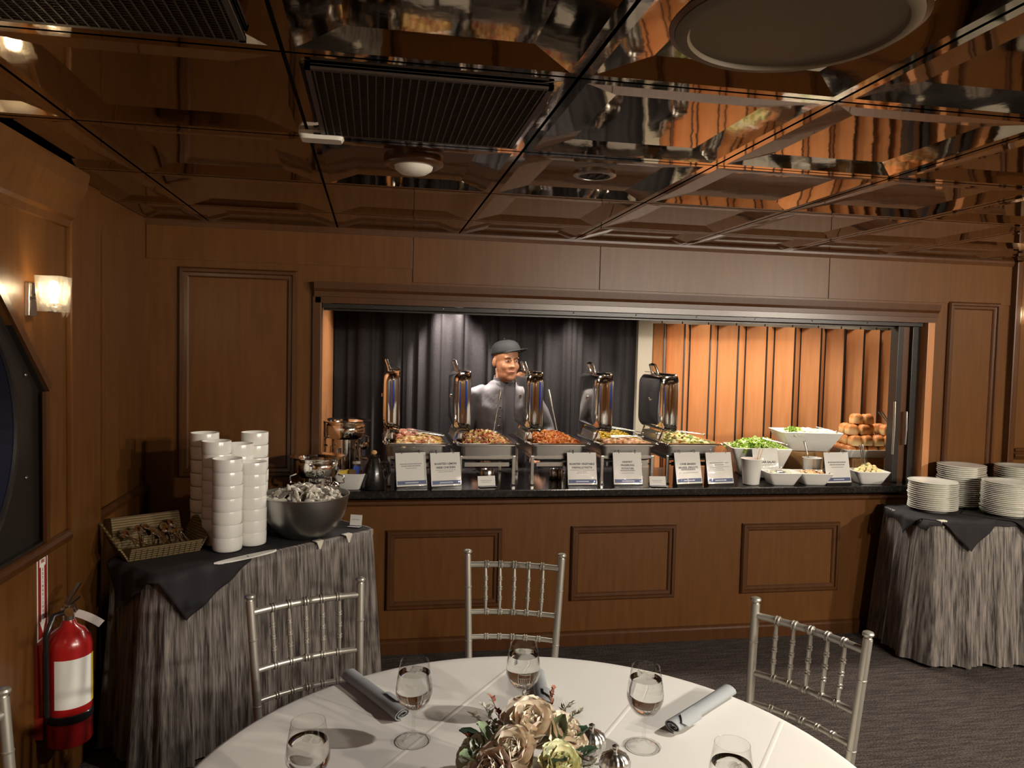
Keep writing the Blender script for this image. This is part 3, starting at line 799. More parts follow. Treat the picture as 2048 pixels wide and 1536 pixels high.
def leaf(pos, yaw, tilt, mat='leaf', big=1.0, me=lm):
    o = obj('leaf', me if mat == 'leaf' else me.copy(), None, fa)
    if not o.data.materials: o.data.materials.append(MAT[mat])
    o.location = pos; o.rotation_euler = (math.radians(tilt), 0, math.radians(yaw)); o.scale = (big,) * 3
lm.materials.append(MAT['leaf']); lm2.materials.append(MAT['leaf_pale'])
for p, y, tl, b in (((.04, -.02, .105), -60, 25, 1.0), ((.055, -.01, .112), -75, 10, 1.15), ((.02, -.04, .10), -150, 20, 1.1), ((.0, -.07, .09), 170, 5, 1.1), ((.03, -.06, .085), -100, -10, 1.0), ((-.04, -.07, .075), 150, -15, 1.1), ((.08, -.03, .095), -80, 5, .9), ((.06, .05, .10), -40, 10, .9), ((-.06, .05, .09), 60, 10, 1.0)):
    leaf(p, y, tl, 'leaf', b)
for p, y, tl in (((-.06, .012, .115), 70, 40), ((-.085, -.02, .10), 100, 15), ((.058, -.015, .125), -50, 50)):
    o = obj('leaf', lm2, None, fa); o.location = p; o.rotation_euler = (math.radians(tl), 0, math.radians(y))
def sprig(base, tip, mat, n=9, ls=.012):
    ls *= 1.35; n = 13
    base, tip = Vector(base), Vector(tip); d = tip - base
    st = MB().tube([base, base + d * .5 + Vector((0, 0, .006)), tip], [.0014, .0011, .0007], 5).build('sprig', 'stem', fa, True)
    m = MB()
    for k in range(n):
        p = base + d * (.3 + .7 * k / (n - 1)); 
        for s in (-1, 1):
            a = rnd.uniform(0, 6.28)
            v = (d.normalized() * .7 + Vector((math.cos(a), math.sin(a), rnd.uniform(-.2, .6)))).normalized() * ls * rnd.uniform(.7, 1.2)
            sd = v.cross(Vector((.3, .2, 1))).normalized() * ls * .30
            m.add([p, p + v * .5 + sd, p + v, p + v * .5 - sd + Vector((0, 0, .001))], [(0, 1, 2, 3)])
    m.build('sprig_leaves', mat, st)
for b, tp, mt, ls in (((-.03, .03, .10), (-.10, .06, .155), 'leaf_grey', .013), ((-.035, .03, .10), (-.075, .06, .17), 'leaf_grey', .012), ((-.025, .04, .10), (-.06, .07, .185), 'sprig_red', .011),
                      ((.045, .05, .10), (.075, .075, .190), 'sprig_red', .011), ((.05, .04, .10), (.105, .06, .165), 'leaf_grey', .013), ((.055, .04, .10), (.125, .055, .15), 'leaf_grey', .013),
                      ((.06, .04, .09), (.09, .02, .14), 'leaf_grey', .013), ((.07, -.05, .08), (.12, -.07, .105), 'leaf_grey', .013), ((.06, -.06, .08), (.105, -.09, .10), 'leaf_grey', .012), ((-.07, .02, .08), (-.115, .035, .125), 'sprig_red', .010),
                      ((.0, .06, .10), (.02, .11, .165), 'leaf_grey', .012), ((0, -.08, .07), (-.01, -.11, .085), 'petal_white', .012)):
    sprig(b, tp, mt, 9, ls)

# ================================================================== CHIAVARI CHAIRS
def chair_proto():
    t = thing('chiavari_chair', 'x', 'chair', (0, 0, 0), 0, 'silver bamboo-style chairs')
    def knuckle(mb, p, d, r):
        d = Vector(d).normalized(); q = d.to_track_quat('Z', 'Y').to_matrix().to_4x4()
        M = Matrix.Translation(p) @ q
        mb.lathe([(r * .9, -.0085), (r * 1.38, -.006), (r * 1.38, -.0025), (r * 1.0, 0), (r * 1.38, .0025), (r * 1.38, .006), (r * .9, .0085)], 10, M)
    def px(z): return .150 + (.172 - .150) * (z - .45) / .47 if z > .45 else .150 + .02 * (.45 - z) / .45
    def py(z): return -.055 + .055 * ((z - .45) / .47) if z > .45 else -.055 + .075 * (.45 - z) / .45
    for s in (-1, 1):
        mb = MB(); zs = [0, .15, .3, .45, .55, .65, .75, .85, .903]
        mb.tube([(s * px(z), py(z), z) for z in zs], [.0105, .0115, .012, .0125, .0125, .0125, .0125, .0125, .0125], 12)
        for z in (.12, .3, .60, .79): mb.lathe([(.0125, -.003), (.0138, -.0015), (.0138, .0015), (.0125, .003)], 12, Matrix.Translation((s * px(z), py(z), z)))
        leg = mb.build('back_post', 'silver_paint', t, True)
        M = Matrix.Translation((s * px(.9), py(.9), .900))
        MB().lathe([(.0125, 0), (.010, .004), (.0095, .008), (.0145, .011), (.016, .016), (.0135, .0205), (.006, .0235), (.001, .024)], 16, M).build('finial', 'silver_paint', leg, True)
        mb = MB(); mb.tube([(s * .185, -.40, 0), (s * .182, -.395, .15), (s * .18, -.39, .3), (s * .178, -.385, .435)], [.0105, .0115, .012, .0125], 12)
        for z in (.12, .3): mb.lathe([(.0120, -.003), (.0138, -.0015), (.0138, .0015), (.0120, .003)], 12, Matrix.Translation((s * .182, -.395, z)))
        mb.build('front_leg', 'silver_paint', t, True)
    def rail(z, r, name, bow=.022, kn=(-.6, -.3, 0, .3, .6)):
        mb = MB(); x = px(z); y = py(z); pts = [(x * u, y + bow * (1 - u * u), z) for u in [i / 8 - 1 for i in range(17)]]
        mb.tube(pts, r, 10)
        for u in kn: knuckle(mb, (x * u, y + bow * (1 - u * u), z), (1, -2 * bow * u / x, 0), r)
        mb.build(name, 'silver_paint', t, True)
    rail(.868, .0105, 'top_rail'); rail(.700, .0090, 'middle_rail'); rail(.612, .0085, 'lower_rail')
    for u in (-.62, -.31, 0, .31, .62):
        mb = MB(); a = Vector((px(.868) * u, py(.868) + .022 * (1 - u * u), .862)); b = Vector((px(.70) * u, py(.70) + .022 * (1 - u * u), .704))
        mb.tube([a, a.lerp(b, .2), a.lerp(b, .5), a.lerp(b, .8), b], [.0048, .0062, .0062, .0062, .0045], 8)
        for k in (.28, .5, .72): knuckle(mb, a.lerp(b, k), b - a, .006)
        mb.build('spindle', 'silver_paint', t, True)
    ring = lambda sx, sy, z: [Vector((x * sx, -.225 + y * sy, z)) for x, y in rrect(1, 1, .18)]
    MB().loft([ring(.185, .185, .435), ring(.195, .195, .442), ring(.195, .195, .458), ring(.185, .185, .465)]).build('seat_frame', 'silver_paint', t, True)
    MB().loft([ring(.165, .165, .465), ring(.18, .18, .475), ring(.18, .18, .495), ring(.165, .165, .507), ring(.10, .10, .512)]).build('seat_pad', 'white_linen', t, True)
    for y in (-.395, -.30): pass
    for s in (-1, 1):
        for z in (.16, .26): MB().tube([(s * .183, -.395, z), (s * .162, -.02, z)], .007, 8).build('stretcher', 'silver_paint', t, True)
    for z in (.16, .26):
        MB().tube([(-.182, -.395, z), (.182, -.395, z)], .007, 8).build('stretcher', 'silver_paint', t, True)
    MB().tube([(-.162, -.022, .2), (.162, -.022, .2)], .007, 8).build('stretcher', 'silver_paint', t, True)
    return t
ch = chair_proto()
def place(o, a, b):   # a,b = finial positions (left,right seen from the table)
    a, b = Vector((*a, 0)), Vector((*b, 0)); d = b - a; m = (a + b) / 2
    o.rotation_euler = (0, 0, math.atan2(d.y, d.x)); o.location = (m.x, m.y, 0)
place(ch, (.35, 2.717), (.677, 2.633)); ch['label'] = 'silver chiavari chair at the middle, backed by the counter front'
c2 = dup(ch, label='silver chiavari chair at left, in front of the crinkled grey table skirt'); place(c2, (-.348, 2.286), (-.03, 2.423))
c3 = dup(ch, label='silver chiavari chair at right, standing on the open carpet'); place(c3, (1.151, 2.102), (1.32, 1.797))
c4 = dup(ch, label='silver chiavari chair barely in view at the left frame edge'); place(c4, (-.835, 1.39), (-.757, 1.722))

# ================================================================== BUFFET SIDE TABLES
def side_table(name, label, cen, rz, hx, hy, top):
    t = thing(name, label, 'table', (cen[0], cen[1], 0), rz)
    MB().box(-hx + .01, hx - .01, -hy + .01, hy - .01, top - .03, top - .004).build('tabletop', 'wood_box', t)
    for sx in (-1, 1):
        for sy in (-1, 1):
            MB().tube([(sx * (hx - .08), sy * (hy - .08), 0), (sx * (hx - .08), sy * (hy - .08), top - .03)], .014, 8).build('leg', 'black_metal', t, True)
    return t
def skirt(label, cen, rz, hx, hy, top, r, seed, flare, ymax, xmin=-9):
    rs = random.Random(seed); base = rrect(hx, hy, r, 8)
    # resample perimeter
    P = base + [base[0]]; seg = [math.dist(P[i], P[i + 1]) for i in range(len(P) - 1)]; tot = sum(seg)
    n = int(tot / .0065); pts = []; nor = []
    k = 0; acc = 0
    for i in range(n):
        s = tot * i / n
        while acc + seg[k] < s: acc += seg[k]; k += 1
        u = (s - acc) / seg[k]; a, b = P[k], P[k + 1]; pts.append((a[0] + (b[0] - a[0]) * u, a[1] + (b[1] - a[1]) * u))
    for i in range(n):
        a, b = pts[i - 3], pts[(i + 3) % n]; d = Vector((b[0] - a[0], b[1] - a[1])).normalized(); nor.append((d.y, -d.x))
    ph = [rs.random() * 6.28 for _ in range(6)]
    rows = 16; vs = []; uvs = []
    R = Matrix.Rotation(rz, 3, 'Z'); Ri = R.inverted()
    for j in range(rows):
        v = j / (rows - 1); z = top - .003 - (top - .022) * v
        for i in range(n):
            s = tot * i / n; w = 2 * PI / tot
            q = .5 * math.sin(w * round(tot / .16) * s + ph[0] + 1.2 * math.sin(w * 3 * s + ph[1])) + .32 * math.sin(w * round(tot / .085) * s + ph[2] + .8 * v) + .16 * math.sin(w * round(tot / .042) * s + ph[3])
            amp = .004 + .030 * v ** .8
            o = .006 + flare * v ** 1.2 + amp * (q + .5) + .0015 * math.sin(w * round(tot / .019) * s + 3 * v)
            x, y = pts[i][0] + nor[i][0] * o, pts[i][1] + nor[i][1] * o
            g = R @ Vector((x, y, 0)); gy = min(g.y + cen[1], ymax + .002 * math.sin(s * 60)) - cen[1]; gx = max(g.x + cen[0], xmin) - cen[0]
            l = Ri @ Vector((gx, gy, 0)); vs.append((l.x, l.y, z + .004 * math.sin(s * 23 + ph[4]) * v)); uvs.append((s, z))
    fs = [(j * n + i, j * n + (i + 1) % n, (j + 1) * n + (i + 1) % n, (j + 1) * n + i) for j in range(rows - 1) for i in range(n)]
    # top sheet
    inner = [(p[0] * .97, p[1] * .94) for p in pts]; o0 = len(vs)
    vs += [(p[0], p[1], top - .0005) for p in inner]; uvs += [(tot * i / n, top + .02) for i in range(n)]
    fs += [(i, o0 + i, o0 + (i + 1) % n, (i + 1) % n) for i in range(n)]; fs.append(tuple(range(o0, o0 + n)))
    me = bpy.data.meshes.new('table_skirt'); me.from_pydata(vs, [], fs); me.materials.append(MAT['crinkle_cloth'])
    ul = me.uv_layers.new(name='UVMap'); 
    for lp in me.loops: ul.data[lp.index].uv = uvs[lp.vertex_index]
    me.polygons.foreach_set('use_smooth', [True] * len(me.polygons))
    o = bpy.data.objects.new('table_skirt', me); COL.objects.link(o); o.location = (cen[0], cen[1], 0); o.rotation_euler = (0, 0, rz)
    tag(o, label, 'tablecloth'); return o
def drape(name, label, cen, rz, hx, hy, top, cc, crot, cs, zoff, gap=.02, n=48, poly=None):
    """square (or rectangular) cloth laid on a table; what sticks out beyond the edge hangs down"""
    vs = []; fs = []; cs = cs if isinstance(cs, tuple) else (cs, cs)
    for j in range(n + 1):
        for i in range(n + 1):
            u, v = (i / n - .5) * cs[0], (j / n - .5) * cs[1]
            x = cc[0] + u * math.cos(crot) - v * math.sin(crot); y = cc[1] + u * math.sin(crot) + v * math.cos(crot)
            bx, by = max(-hx, min(hx, x)), max(-hy, min(hy, y)); d = math.hypot(x - bx, y - by)
            z = top + zoff
            if d > 1e-6:
                nx, ny = (x - bx) / d, (y - by) / d; q = min(1, d / .02)
                bulge = gap * q + .06 * d + .006 * math.sin((x * ny - y * nx) * 55) * q
                z = top + zoff - max(0, d - .006) ; x, y = bx + nx * bulge, by + ny * bulge
            else: z += .0012 * math.sin(x * 37 + y * 23)
            vs.append((x, y, z))
    for j in range(n):
        for i in range(n):
            a = j * (n + 1) + i; fs.append((a, a + 1, a + n + 2, a + n + 1))
    me = bpy.data.meshes.new(name); me.from_pydata(vs, [], fs); me.materials.append(MAT['cloth_black'])
    me.polygons.foreach_set('use_smooth', [True] * len(me.polygons))
    o = bpy.data.objects.new(name, me); COL.objects.link(o); o.location = (cen[0], cen[1], 0); o.rotation_euler = (0, 0, rz)
    m = o.modifiers.new('s', 'SOLIDIFY'); m.thickness = .0012; m.offset = 1
    tag(o, label, 'tablecloth'); return o
LTC, LTA, LHX, LHY, LTZ = (-.517, 3.508), math.radians(40.8), .535, .21, .770
side_table('buffet_table', 'skirted buffet table standing across the left corner', LTC, LTA, LHX, LHY, LTZ)
skirt('grey crinkled floor-length cloth on the left buffet table', LTC, LTA, LHX, LHY, LTZ, .075, 3, .022, 4.03, -1.095)
drape('table_topper', 'black topper cloth on the left buffet table', LTC, LTA, LHX, LHY, LTZ, (0, .0), 0, (LHX * 2 - .05, LHY * 2 - .012), .002, n=24)
drape('table_topper', 'black square cloth hanging in points at the left table corner', LTC, LTA, LHX, LHY, LTZ, (-.36, -.045), math.radians(32), .52, .0045, .03)
RTC, RTA, RHX, RHY, RTZ = (3.64, 3.715), math.radians(-6), .68, .225, .782
side_table('buffet_table', 'skirted plate table at the right end of the counter', RTC, RTA, RHX, RHY, RTZ)
skirt('grey crinkled floor-length cloth on the right plate table', RTC, RTA, RHX, RHY, RTZ, .06, 11, .045, 4.02)
drape('table_topper', 'black topper cloth under the plates on the right table', RTC, RTA, RHX, RHY, RTZ, (0, 0), 0, (RHX * 2 + .10, RHY * 2 + .05), .002, .022, n=30)
drape('table_topper', 'black cloth corner hanging in a point below the front-left plate stack', RTC, RTA, RHX, RHY, RTZ, (-.47, -.06), PI / 4, .46, .0045, .034)
drape('table_topper', 'black cloth corner hanging in a point below the rightmost plates', RTC, RTA, RHX, RHY, RTZ, (-.05, -.05), PI / 4, .48, .0075, .042)
def clip(loc, rz, label):
    t = thing('skirt_clip', label, 'clip', loc, rz)
    MB().box(-.022, .022, -.014, .012, 0, .004).build('top_tab', 'white_plastic', t, bevel=.0015)
    mb = MB(); mb.prism([(-.018, .002), (.020, .002), (.010, -.02), (.006, -.034), (-.004, -.034), (-.008, -.02)], 'y', -.018, -.014); mb.build('front_tab', 'white_plastic', t)
clip((3.012, 3.557, RTZ + .005), RTA, 'white plastic clip on the front edge of the right plate table')
zc = LTZ + .005
clip((-.235, 3.462, zc), LTA, 'white clip on the left table edge under the steel bowl')
clip((-.112, 3.568, zc), LTA, 'white clip on the left table edge near the folded card')
# white paper napkin lying over the table edge
mb = MB(); vs = []; fs = []
for k in range(13):
    u = k / 12 * 2 - 1; w = .016 * math.sqrt(max(0, 1 - u * u)) + .002
    p = Vector((-.505 + .108 * u, 3.232 + .093 * u, LTZ + .008)); n = Vector((-.653, .757, 0))
    vs += [p - n * w + Vector((0, 0, -.006 * (1 - abs(u)))), p + n * w * .8, p - n * w + Vector((0, 0, -.009)), p + n * w * .8 + Vector((0, 0, -.003))]
    if k: a = 4 * k; fs += [(a - 4, a, a + 1, a - 3), (a - 2, a - 1, a + 3, a + 2), (a - 4, a - 2, a + 2, a), (a - 3, a + 1, a + 3, a - 1)]
o = mb.add(vs, fs).build('paper_napkin', 'paper', None, 50); tag(o, 'white folded paper strip on the front edge of the left table', 'napkin')

# ---- bowl stacks
bowl_me = MB().lathe([(.0001, .003), (.036, .003), (.036, 0), (.050, 0), (.0570, .003), (.0598, .008), (.0605, .020), (.0608, .0585), (.0602, .0600), (.0580, .0595), (.0575, .024), (.054, .012), (.0001, .009)], 36, caps=False).mesh('soup_bowl', 40)
bz = LTZ + .008
for (x, y, n, top, lab) in ((-.598, 3.335, 7, 1.168, 'white straight-sided bowl in the front stack on the left table'),
        (-.512, 3.425, 7, 1.140, 'white bowl in the short stack next to the steel bowl'),
        (-.662, 3.444, 8, 1.228, 'white bowl in the tall stack just behind the front one'),
        (-.735, 3.560, 8, 1.250, 'white bowl in the leftmost tall stack'),
        (-.583, 3.532, 8, 1.205, 'white bowl in the middle stack between the tall ones'),
        (-.535, 3.650, 8, 1.243, 'white bowl in the rearmost stack on the left table')):
    pitch = (top - bz - .06) / (n - 1)
    for k in range(n):
        o = obj('soup_bowl', bowl_me, 'ceramic'); o.location = (x + rnd.uniform(-.0016, .0016), y + rnd.uniform(-.0016, .0016), bz + k * pitch)
        l2 = lab.replace('white', 'topmost white') if k == n - 1 else (lab.replace('white', 'lowest white') if k == 0 else lab)
        tag(o, l2, 'bowl', lab.replace('white bowl', 'bowls').replace('white straight-sided bowl', 'bowls'))
# ---- plate stacks
plate_me = MB().lathe([(.0001, .004), (.075, .004), (.078, 0), (.083, 0), (.088, .006), (.118, .0155), (.1290, .0185), (.1300, .0205), (.1280, .0215), (.112, .018), (.086, .011), (.0001, .0095)], 56, caps=False).mesh('dinner_plate', 40)
pz = RTZ + .008
for (x, y, n, top, lab) in ((3.15, 3.80, 14, .962, 'white round plate in the front-left stack, the shortest'), (3.49, 3.64, 18, .985, 'white round plate in the front-right stack, cut by the frame'),
        (3.43, 3.915, 20, 1.035, 'white round plate in the stack behind the front two'), (3.77, 3.86, 20, 1.035, 'white round plate in the rear-right stack at the frame edge')):
    pitch = (top - pz - .0215) / (n - 1)
    for k in range(n):
        o = obj('dinner_plate', plate_me, 'rim_plate'); o.location = (x + rnd.uniform(-.004, .004), y + rnd.uniform(-.004, .004), pz + k * pitch)
        l2 = lab.replace('white', 'topmost white') if k == n - 1 else (lab.replace('white', 'lowest white') if k == 0 else lab)
        tag(o, l2, 'plate', lab.replace('white round plate', 'plates'))

# ---- steel bowl of oysters, urns, basket, card
t = thing('mixing_bowl', 'large stainless steel bowl heaped with oyster shells on ice', 'bowl', (-.30, 3.56, LTZ + .0055))
MB().lathe([(.075, 0), (.10, .006), (.145, .045), (.178, .10), (.193, .165), (.197, .190), (.201, .193), (.201, .196), (.196, .196), (.190, .165), (.175, .10), (.142, .048), (.098, .010), (.0001, .006)], 56, caps=False).build('body', 'brushed', t, True)
mb = MB()
for k in range(230):
    a = rnd.random() * 6.28; q = .165 * math.sqrt(rnd.random()); z = .165 + .055 * (1 - (q / .165) ** 2) + rnd.uniform(-.012, .012)
    M = Matrix.Rotation(rnd.random() * 6.28, 4, Vector((rnd.random() - .5, rnd.random() - .5, rnd.random() - .5 + .01)))
    s = rnd.uniform(.013, .03)
    mb.ell((q * math.cos(a), q * math.sin(a), z), (s, s * .75, s * .32), 7, 5, M, lambda d: 1 + .22 * math.sin(d.x * 9 + d.y * 7 + k))
o = mb.build('oyster_pile', 'food_oyster', None, 60); o.location = (-.30, 3.56, LTZ + .0055); tag(o, 'pile of pale glistening shellfish in the steel bowl', 'food', kind='stuff')

def urn(loc, rz, label, sc=1.0, group='chrome urns'):
    t = thing('beverage_urn', label, 'urn', loc, rz, group); t.scale = (sc, sc, sc)
    for k in range(4):
        a = PI / 4 + k * PI / 2
        MB().tube([(.085 * math.cos(a), .085 * math.sin(a), .17), (.088 * math.cos(a), .088 * math.sin(a), .06), (.096 * math.cos(a), .096 * math.sin(a), 0)], [.009, .008, .011], 10).build('leg', 'chrome', t, True)
    MB().lathe([(.070, .04), (.082, .045), (.082, .052), (.068, .058), (.068, .215), (.0001, .215)], 40, caps=False).build('body', 'chrome', t, True)
    MB().lathe([(.070, .213), (.092, .218), (.101, .232), (.103, .262), (.101, .288), (.096, .294), (.096, .298), (.118, .304), (.131, .311), (.132, .314), (.115, .312), (.090, .308), (.085, .30), (.0001, .298)], 48, caps=False).build('flared_bowl', 'chrome', t, True)
    sp = MB().tube([(.060, -.03, .11), (.095, -.05, .11), (.105, -.055, .095)], .010, 10).build('tap', 'chrome', t, True)
    MB().ell((.083, -.055, .178), (.026, .026, .022), 16, 10).build('knob', 'chrome', t, True)
    MB().box(.02, .06, -.073, -.067, .085, .098).build('badge', 'white_plastic', t)
    for s in (-1, 1): MB().tube([(s * .098, 0, .225), (s * .125, 0, .215), (s * .125, 0, .185), (s * .10, 0, .18)], .006, 8).build('side_handle', 'chrome', t, True)
    return t
urn((-.268, 3.872, LTZ + .0055), 0, 'chrome urn with flared rim behind the steel bowl on the left table', 1.03)
urn((-.150, 4.42, .891), .3, 'chrome urn with flared rim at left end of the counter', 1.07)

def basket():
    t = thing('cutlery_basket', 'woven brown basket with a high back, holding spoons', 'basket', (-.878, 3.345, LTZ + .0055), math.radians(32))
    hx, hy = .138, .10
    def wall(p, q, hp, hq, out):
        a, b = Vector(p), Vector(q); o = Vector(out); 
        i0, i1 = a - o * .008, b - o * .008
        A, B = a + o * .035 * (hp / .06) ** .6 + Vector((0, 0, hp)), b + o * .035 * (hq / .06) ** .6 + Vector((0, 0, hq))
        m = MB(); m.add([a, b, B, A, i0, i1, B - o * .008, A - o * .008], [(0, 1, 2, 3), (4, 7, 6, 5), (3, 2, 6, 7), (0, 4, 5, 1), (0, 3, 7, 4), (1, 5, 6, 2)])
        w = m.build('side', 'wicker', t)
        MB().tube([A, B], .005, 6).build('rim', 'wicker', w, True)
        # vertical weave stakes
        for k in range(1, int((b - a).length / .02)):
            u = k / int((b - a).length / .02); p0 = a.lerp(b, u) + o * .001; p1 = A.lerp(B, u) + o * .001
            MB().tube([p0, p1], .0022, 5).build('stake', 'wicker', w)
    MB().box(-hx, hx, -hy, hy, 0, .006).build('bottom', 'wicker', t)
    wall((-hx, -hy, 0), (hx, -hy, 0), .055, .055, (0, -1, 0)); wall((-hx, hy, 0), (hx, hy, 0), .125, .125, (0, 1, 0))
    wall((-hx, -hy, 0), (-hx, hy, 0), .055, .125, (-1, 0, 0)); wall((hx, -hy, 0), (hx, hy, 0), .055, .125, (1, 0, 0))
    R = Matrix.Rotation(math.radians(32), 4, 'Z')
    spm = MB(); spm.tube([(0, -.06, 0), (0, .03, .006), (0, .055, .004)], [.004, .0028, .003], 6); spm.ell((0, .08, .004), (.016, .026, .006), 10, 6)
    sme = spm.mesh('spoon', True)
    for k in range(22):
        o = obj('spoon', sme, 'chrome'); p = R @ Vector((rnd.uniform(-.115, .115), rnd.uniform(-.05, .045), 0))
        o.location = (-.878 + p.x, 3.345 + p.y, LTZ + .030 + .0016 * k)
        o.rotation_euler = (rnd.uniform(.1, .55), rnd.uniform(-.3, .3), math.radians(32) + rnd.uniform(-.35, .35))
        tag(o, 'metal spoon lying in the woven basket', 'spoon', 'spoons in the basket')
basket()
def tent_card(loc, rz, label, lines=2, w=.055, h=.046, tilt=18):
    t = thing('folded_card', label, 'card', loc, rz, 'small folded cards')
    M = Matrix.Rotation(math.radians(-tilt), 4, 'X')
    MB().box(-w / 2, w / 2, -.0005, .0005, 0, h, M).build('upright_leaf', 'paper', t)
    MB().box(-w / 2, w / 2, -.035, 0, 0, .001, Matrix.Rotation(math.radians(-6), 4, 'X')).build('foot_leaf', 'paper', t)
    for k in range(lines):
        ww = w * (.30 if k else .36); MB().box(-ww, ww * .8, -.0009, -.0006, h * (.56 - .16 * k), h * (.56 - .16 * k) + .0022, M).build('printed_line', 'ink_pale', t)
    MB().box(-w / 2, w / 2, -.0009, -.0006, .001, .004, M).build('blue_edge', 'blue_band', t)
tent_card((-.075, 3.725, LTZ + .006), math.radians(-20), 'small white folded card on the left table beside the steel bowl', 1, .06, .055, 12)

# ---- fire extinguisher and its sign
t = thing('fire_extinguisher', 'red fire extinguisher with white label hung on the left wall', 'extinguisher', (-1.03, 2.83, .25))
MB().lathe([(.02, 0), (.068, 0), (.073, .008), (.073, .34), (.068, .365), (.050, .395), (.026, .412), (.02, .43), (.0001, .43)], 40, caps=False).build('cylinder', 'red_paint', t, True)
mb = MB(); n = 14; vs = []; fs = []
for i in range(n + 1):
    a = -1.85 + 1.75 * i / n
    for z in (.14, .31): vs.append((.0738 * math.cos(a), .0738 * math.sin(a), z))
    if i: fs.append((2 * i - 2, 2 * i, 2 * i + 1, 2 * i - 1))
mb.add(vs, fs).build('paper_label', 'paper', t, True)
mb = MB(); vs = []; fs = []
for i in range(5):
    a = -.10 + .3 * i / 4
    for z in (.14, .31): vs.append((.0742 * math.cos(a), .0742 * math.sin(a), z))
    if i: fs.append((2 * i - 2, 2 * i, 2 * i + 1, 2 * i - 1))
mb.add(vs, fs).build('label_edge', 'packet_yellow', t, True)
MB().lathe([(.018, .425), (.018, .45), (.024, .455), (.024, .475), (.012, .48)], 20).build('valve', 'steel', t, True)
MB().box(-.008, .008, -.02, .085, .478, .486, Matrix.Translation((0, 0, 0)) @ Matrix.Rotation(.0, 4, 'X')).build('lower_lever', 'steel', t, bevel=.002)
MB().box(-.008, .008, -.02, .10, .0, .007, Matrix.Translation((0, 0, .497)) @ Matrix.Rotation(.28, 4, 'X')).build('upper_lever', 'steel', t, bevel=.002)
MB().tube([(-.005, -.015, .46), (-.03, -.05, .46), (-.042, -.078, .40), (-.045, -.074, .30), (-.043, -.072, .12)], .010, 10).build('hose', 'dark_plastic', t, True)
MB().lathe([(.074, .085), (.0765, .088), (.0765, .112), (.074, .115)], 40, caps=False).build('strap', 'dark_plastic', t, True)
MB().lathe([(.016, 0), (.016, .006), (.001, .007)], 20, Matrix.Translation((.012, -.024, .465)) @ Matrix.Rotation(PI / 2, 4, 'X')).build('pressure_gauge', 'chrome', t, True)
mb = MB(); vs = []; fs = []
for k in range(7):
    u = k / 6; p = Vector((.015 + .055 * u, .02 + .09 * u, .445 - .055 * u - .02 * u * u)); w = Vector((.012, -.006, .014))
    vs += [p - w, p + w]
    if k: fs.append((2 * k - 2, 2 * k, 2 * k + 1, 2 * k - 1))
mb.add(vs, fs).build('inspection_tag', 'paper', t, True)
MB().box(-.089, -.066, -.05, .03, .03, .36).build('wall_bracket', 'sign_red', t)
t = thing('fire_sign', 'tall red and white extinguisher sign with a downward arrow', 'sign', (WL, 2.845, .765))
MB().box(0, .0012, -.042, .042, -.155, .155).build('border', 'paper', t)
MB().box(.0012, .0016, -.036, .036, -.149, .149).build('red_field', 'sign_red', t)
mb = MB(); mb.prism([(-.024, .135), (.024, .135), (.024, .10), (.013, .10), (.013, -.09), (.024, -.09), (0, -.135), (-.024, -.09), (-.013, -.09), (-.013, .10), (-.024, .10)], 'x', .0016, .002); mb.build('arrow', 'paper', t)
def vtext(txt, size, loc, rot, name, mat, parent):
    o = obj(name, text_mesh(txt, size), mat, parent); o.location = loc; o.rotation_euler = rot; return o
vtext('FIRE', .017, (.0022, 0, .118), (PI / 2, 0, PI / 2), 'lettering', 'sign_red', t)
for k, chh in enumerate('EXTINGUISHER'):
    vtext(chh, .0135, (.0022, 0, .088 - .0145 * k), (PI / 2, 0, PI / 2), 'lettering', 'sign_red', t)

# ================================================================== SERVING COUNTER AND GALLEY
CT = .890
o = MB().box(-.268, 3.255, 4.022, 4.76, .848, CT).build('countertop', 'black_stone', None, bevel=.006); tag(o, 'long polished black stone countertop of the serving opening', 'countertop')
t = thing('counter_base', 'dark cabinet carrying the countertop inside the galley', 'counter', (1.5, 4.45, 0))
MB().box(-1.74, 1.74, -.26, .28, .05, .847).build('carcass', 'wood_trim', t); MB().box(-1.72, 1.72, -.24, .24, 0, .05).build('plinth', 'black_gap', t)

# black overhead track and right-hand shutter posts in the opening
t = thing('shutter_track', 'black shutter track along the top of the serving opening', 'track', (1.5, 4.13, 1.868))
MB().box(-1.765, 1.76, -.055, .045, -.022, .0).build('rail', 'black_metal', t)
MB().box(-1.765, 1.76, .01, .02, -.034, -.022).build('lip', 'black_metal', t)
for k in range(9): MB().ell((-1.5 + .36 * k, -.057, -.010), (.004, .002, .004), 8, 5).build('screw', 'chrome', t, True)
t = thing('shutter_post', 'black folded shutter posts at the right end of the opening', 'shutter', (3.198, 4.13, CT))
for x0, x1, m, y0 in ((-.080, -.045, 'black_metal', -.02), (-.043, .008, 'wood_trim', -.005), (.01, .058, 'black_metal', -.03)):
    MB().box(x0, x1, y0, .05, 0, .955).build('leaf', m, t, bevel=.002)
for x, z0, z1 in ((-.094, .18, .50), (-.012, .24, .44)):
    MB().tube([(x, -.035, z0), (x, -.04, (z0 + z1) / 2), (x, -.035, z1)], .008, 10).build('pull_handle', 'steel', t, True)

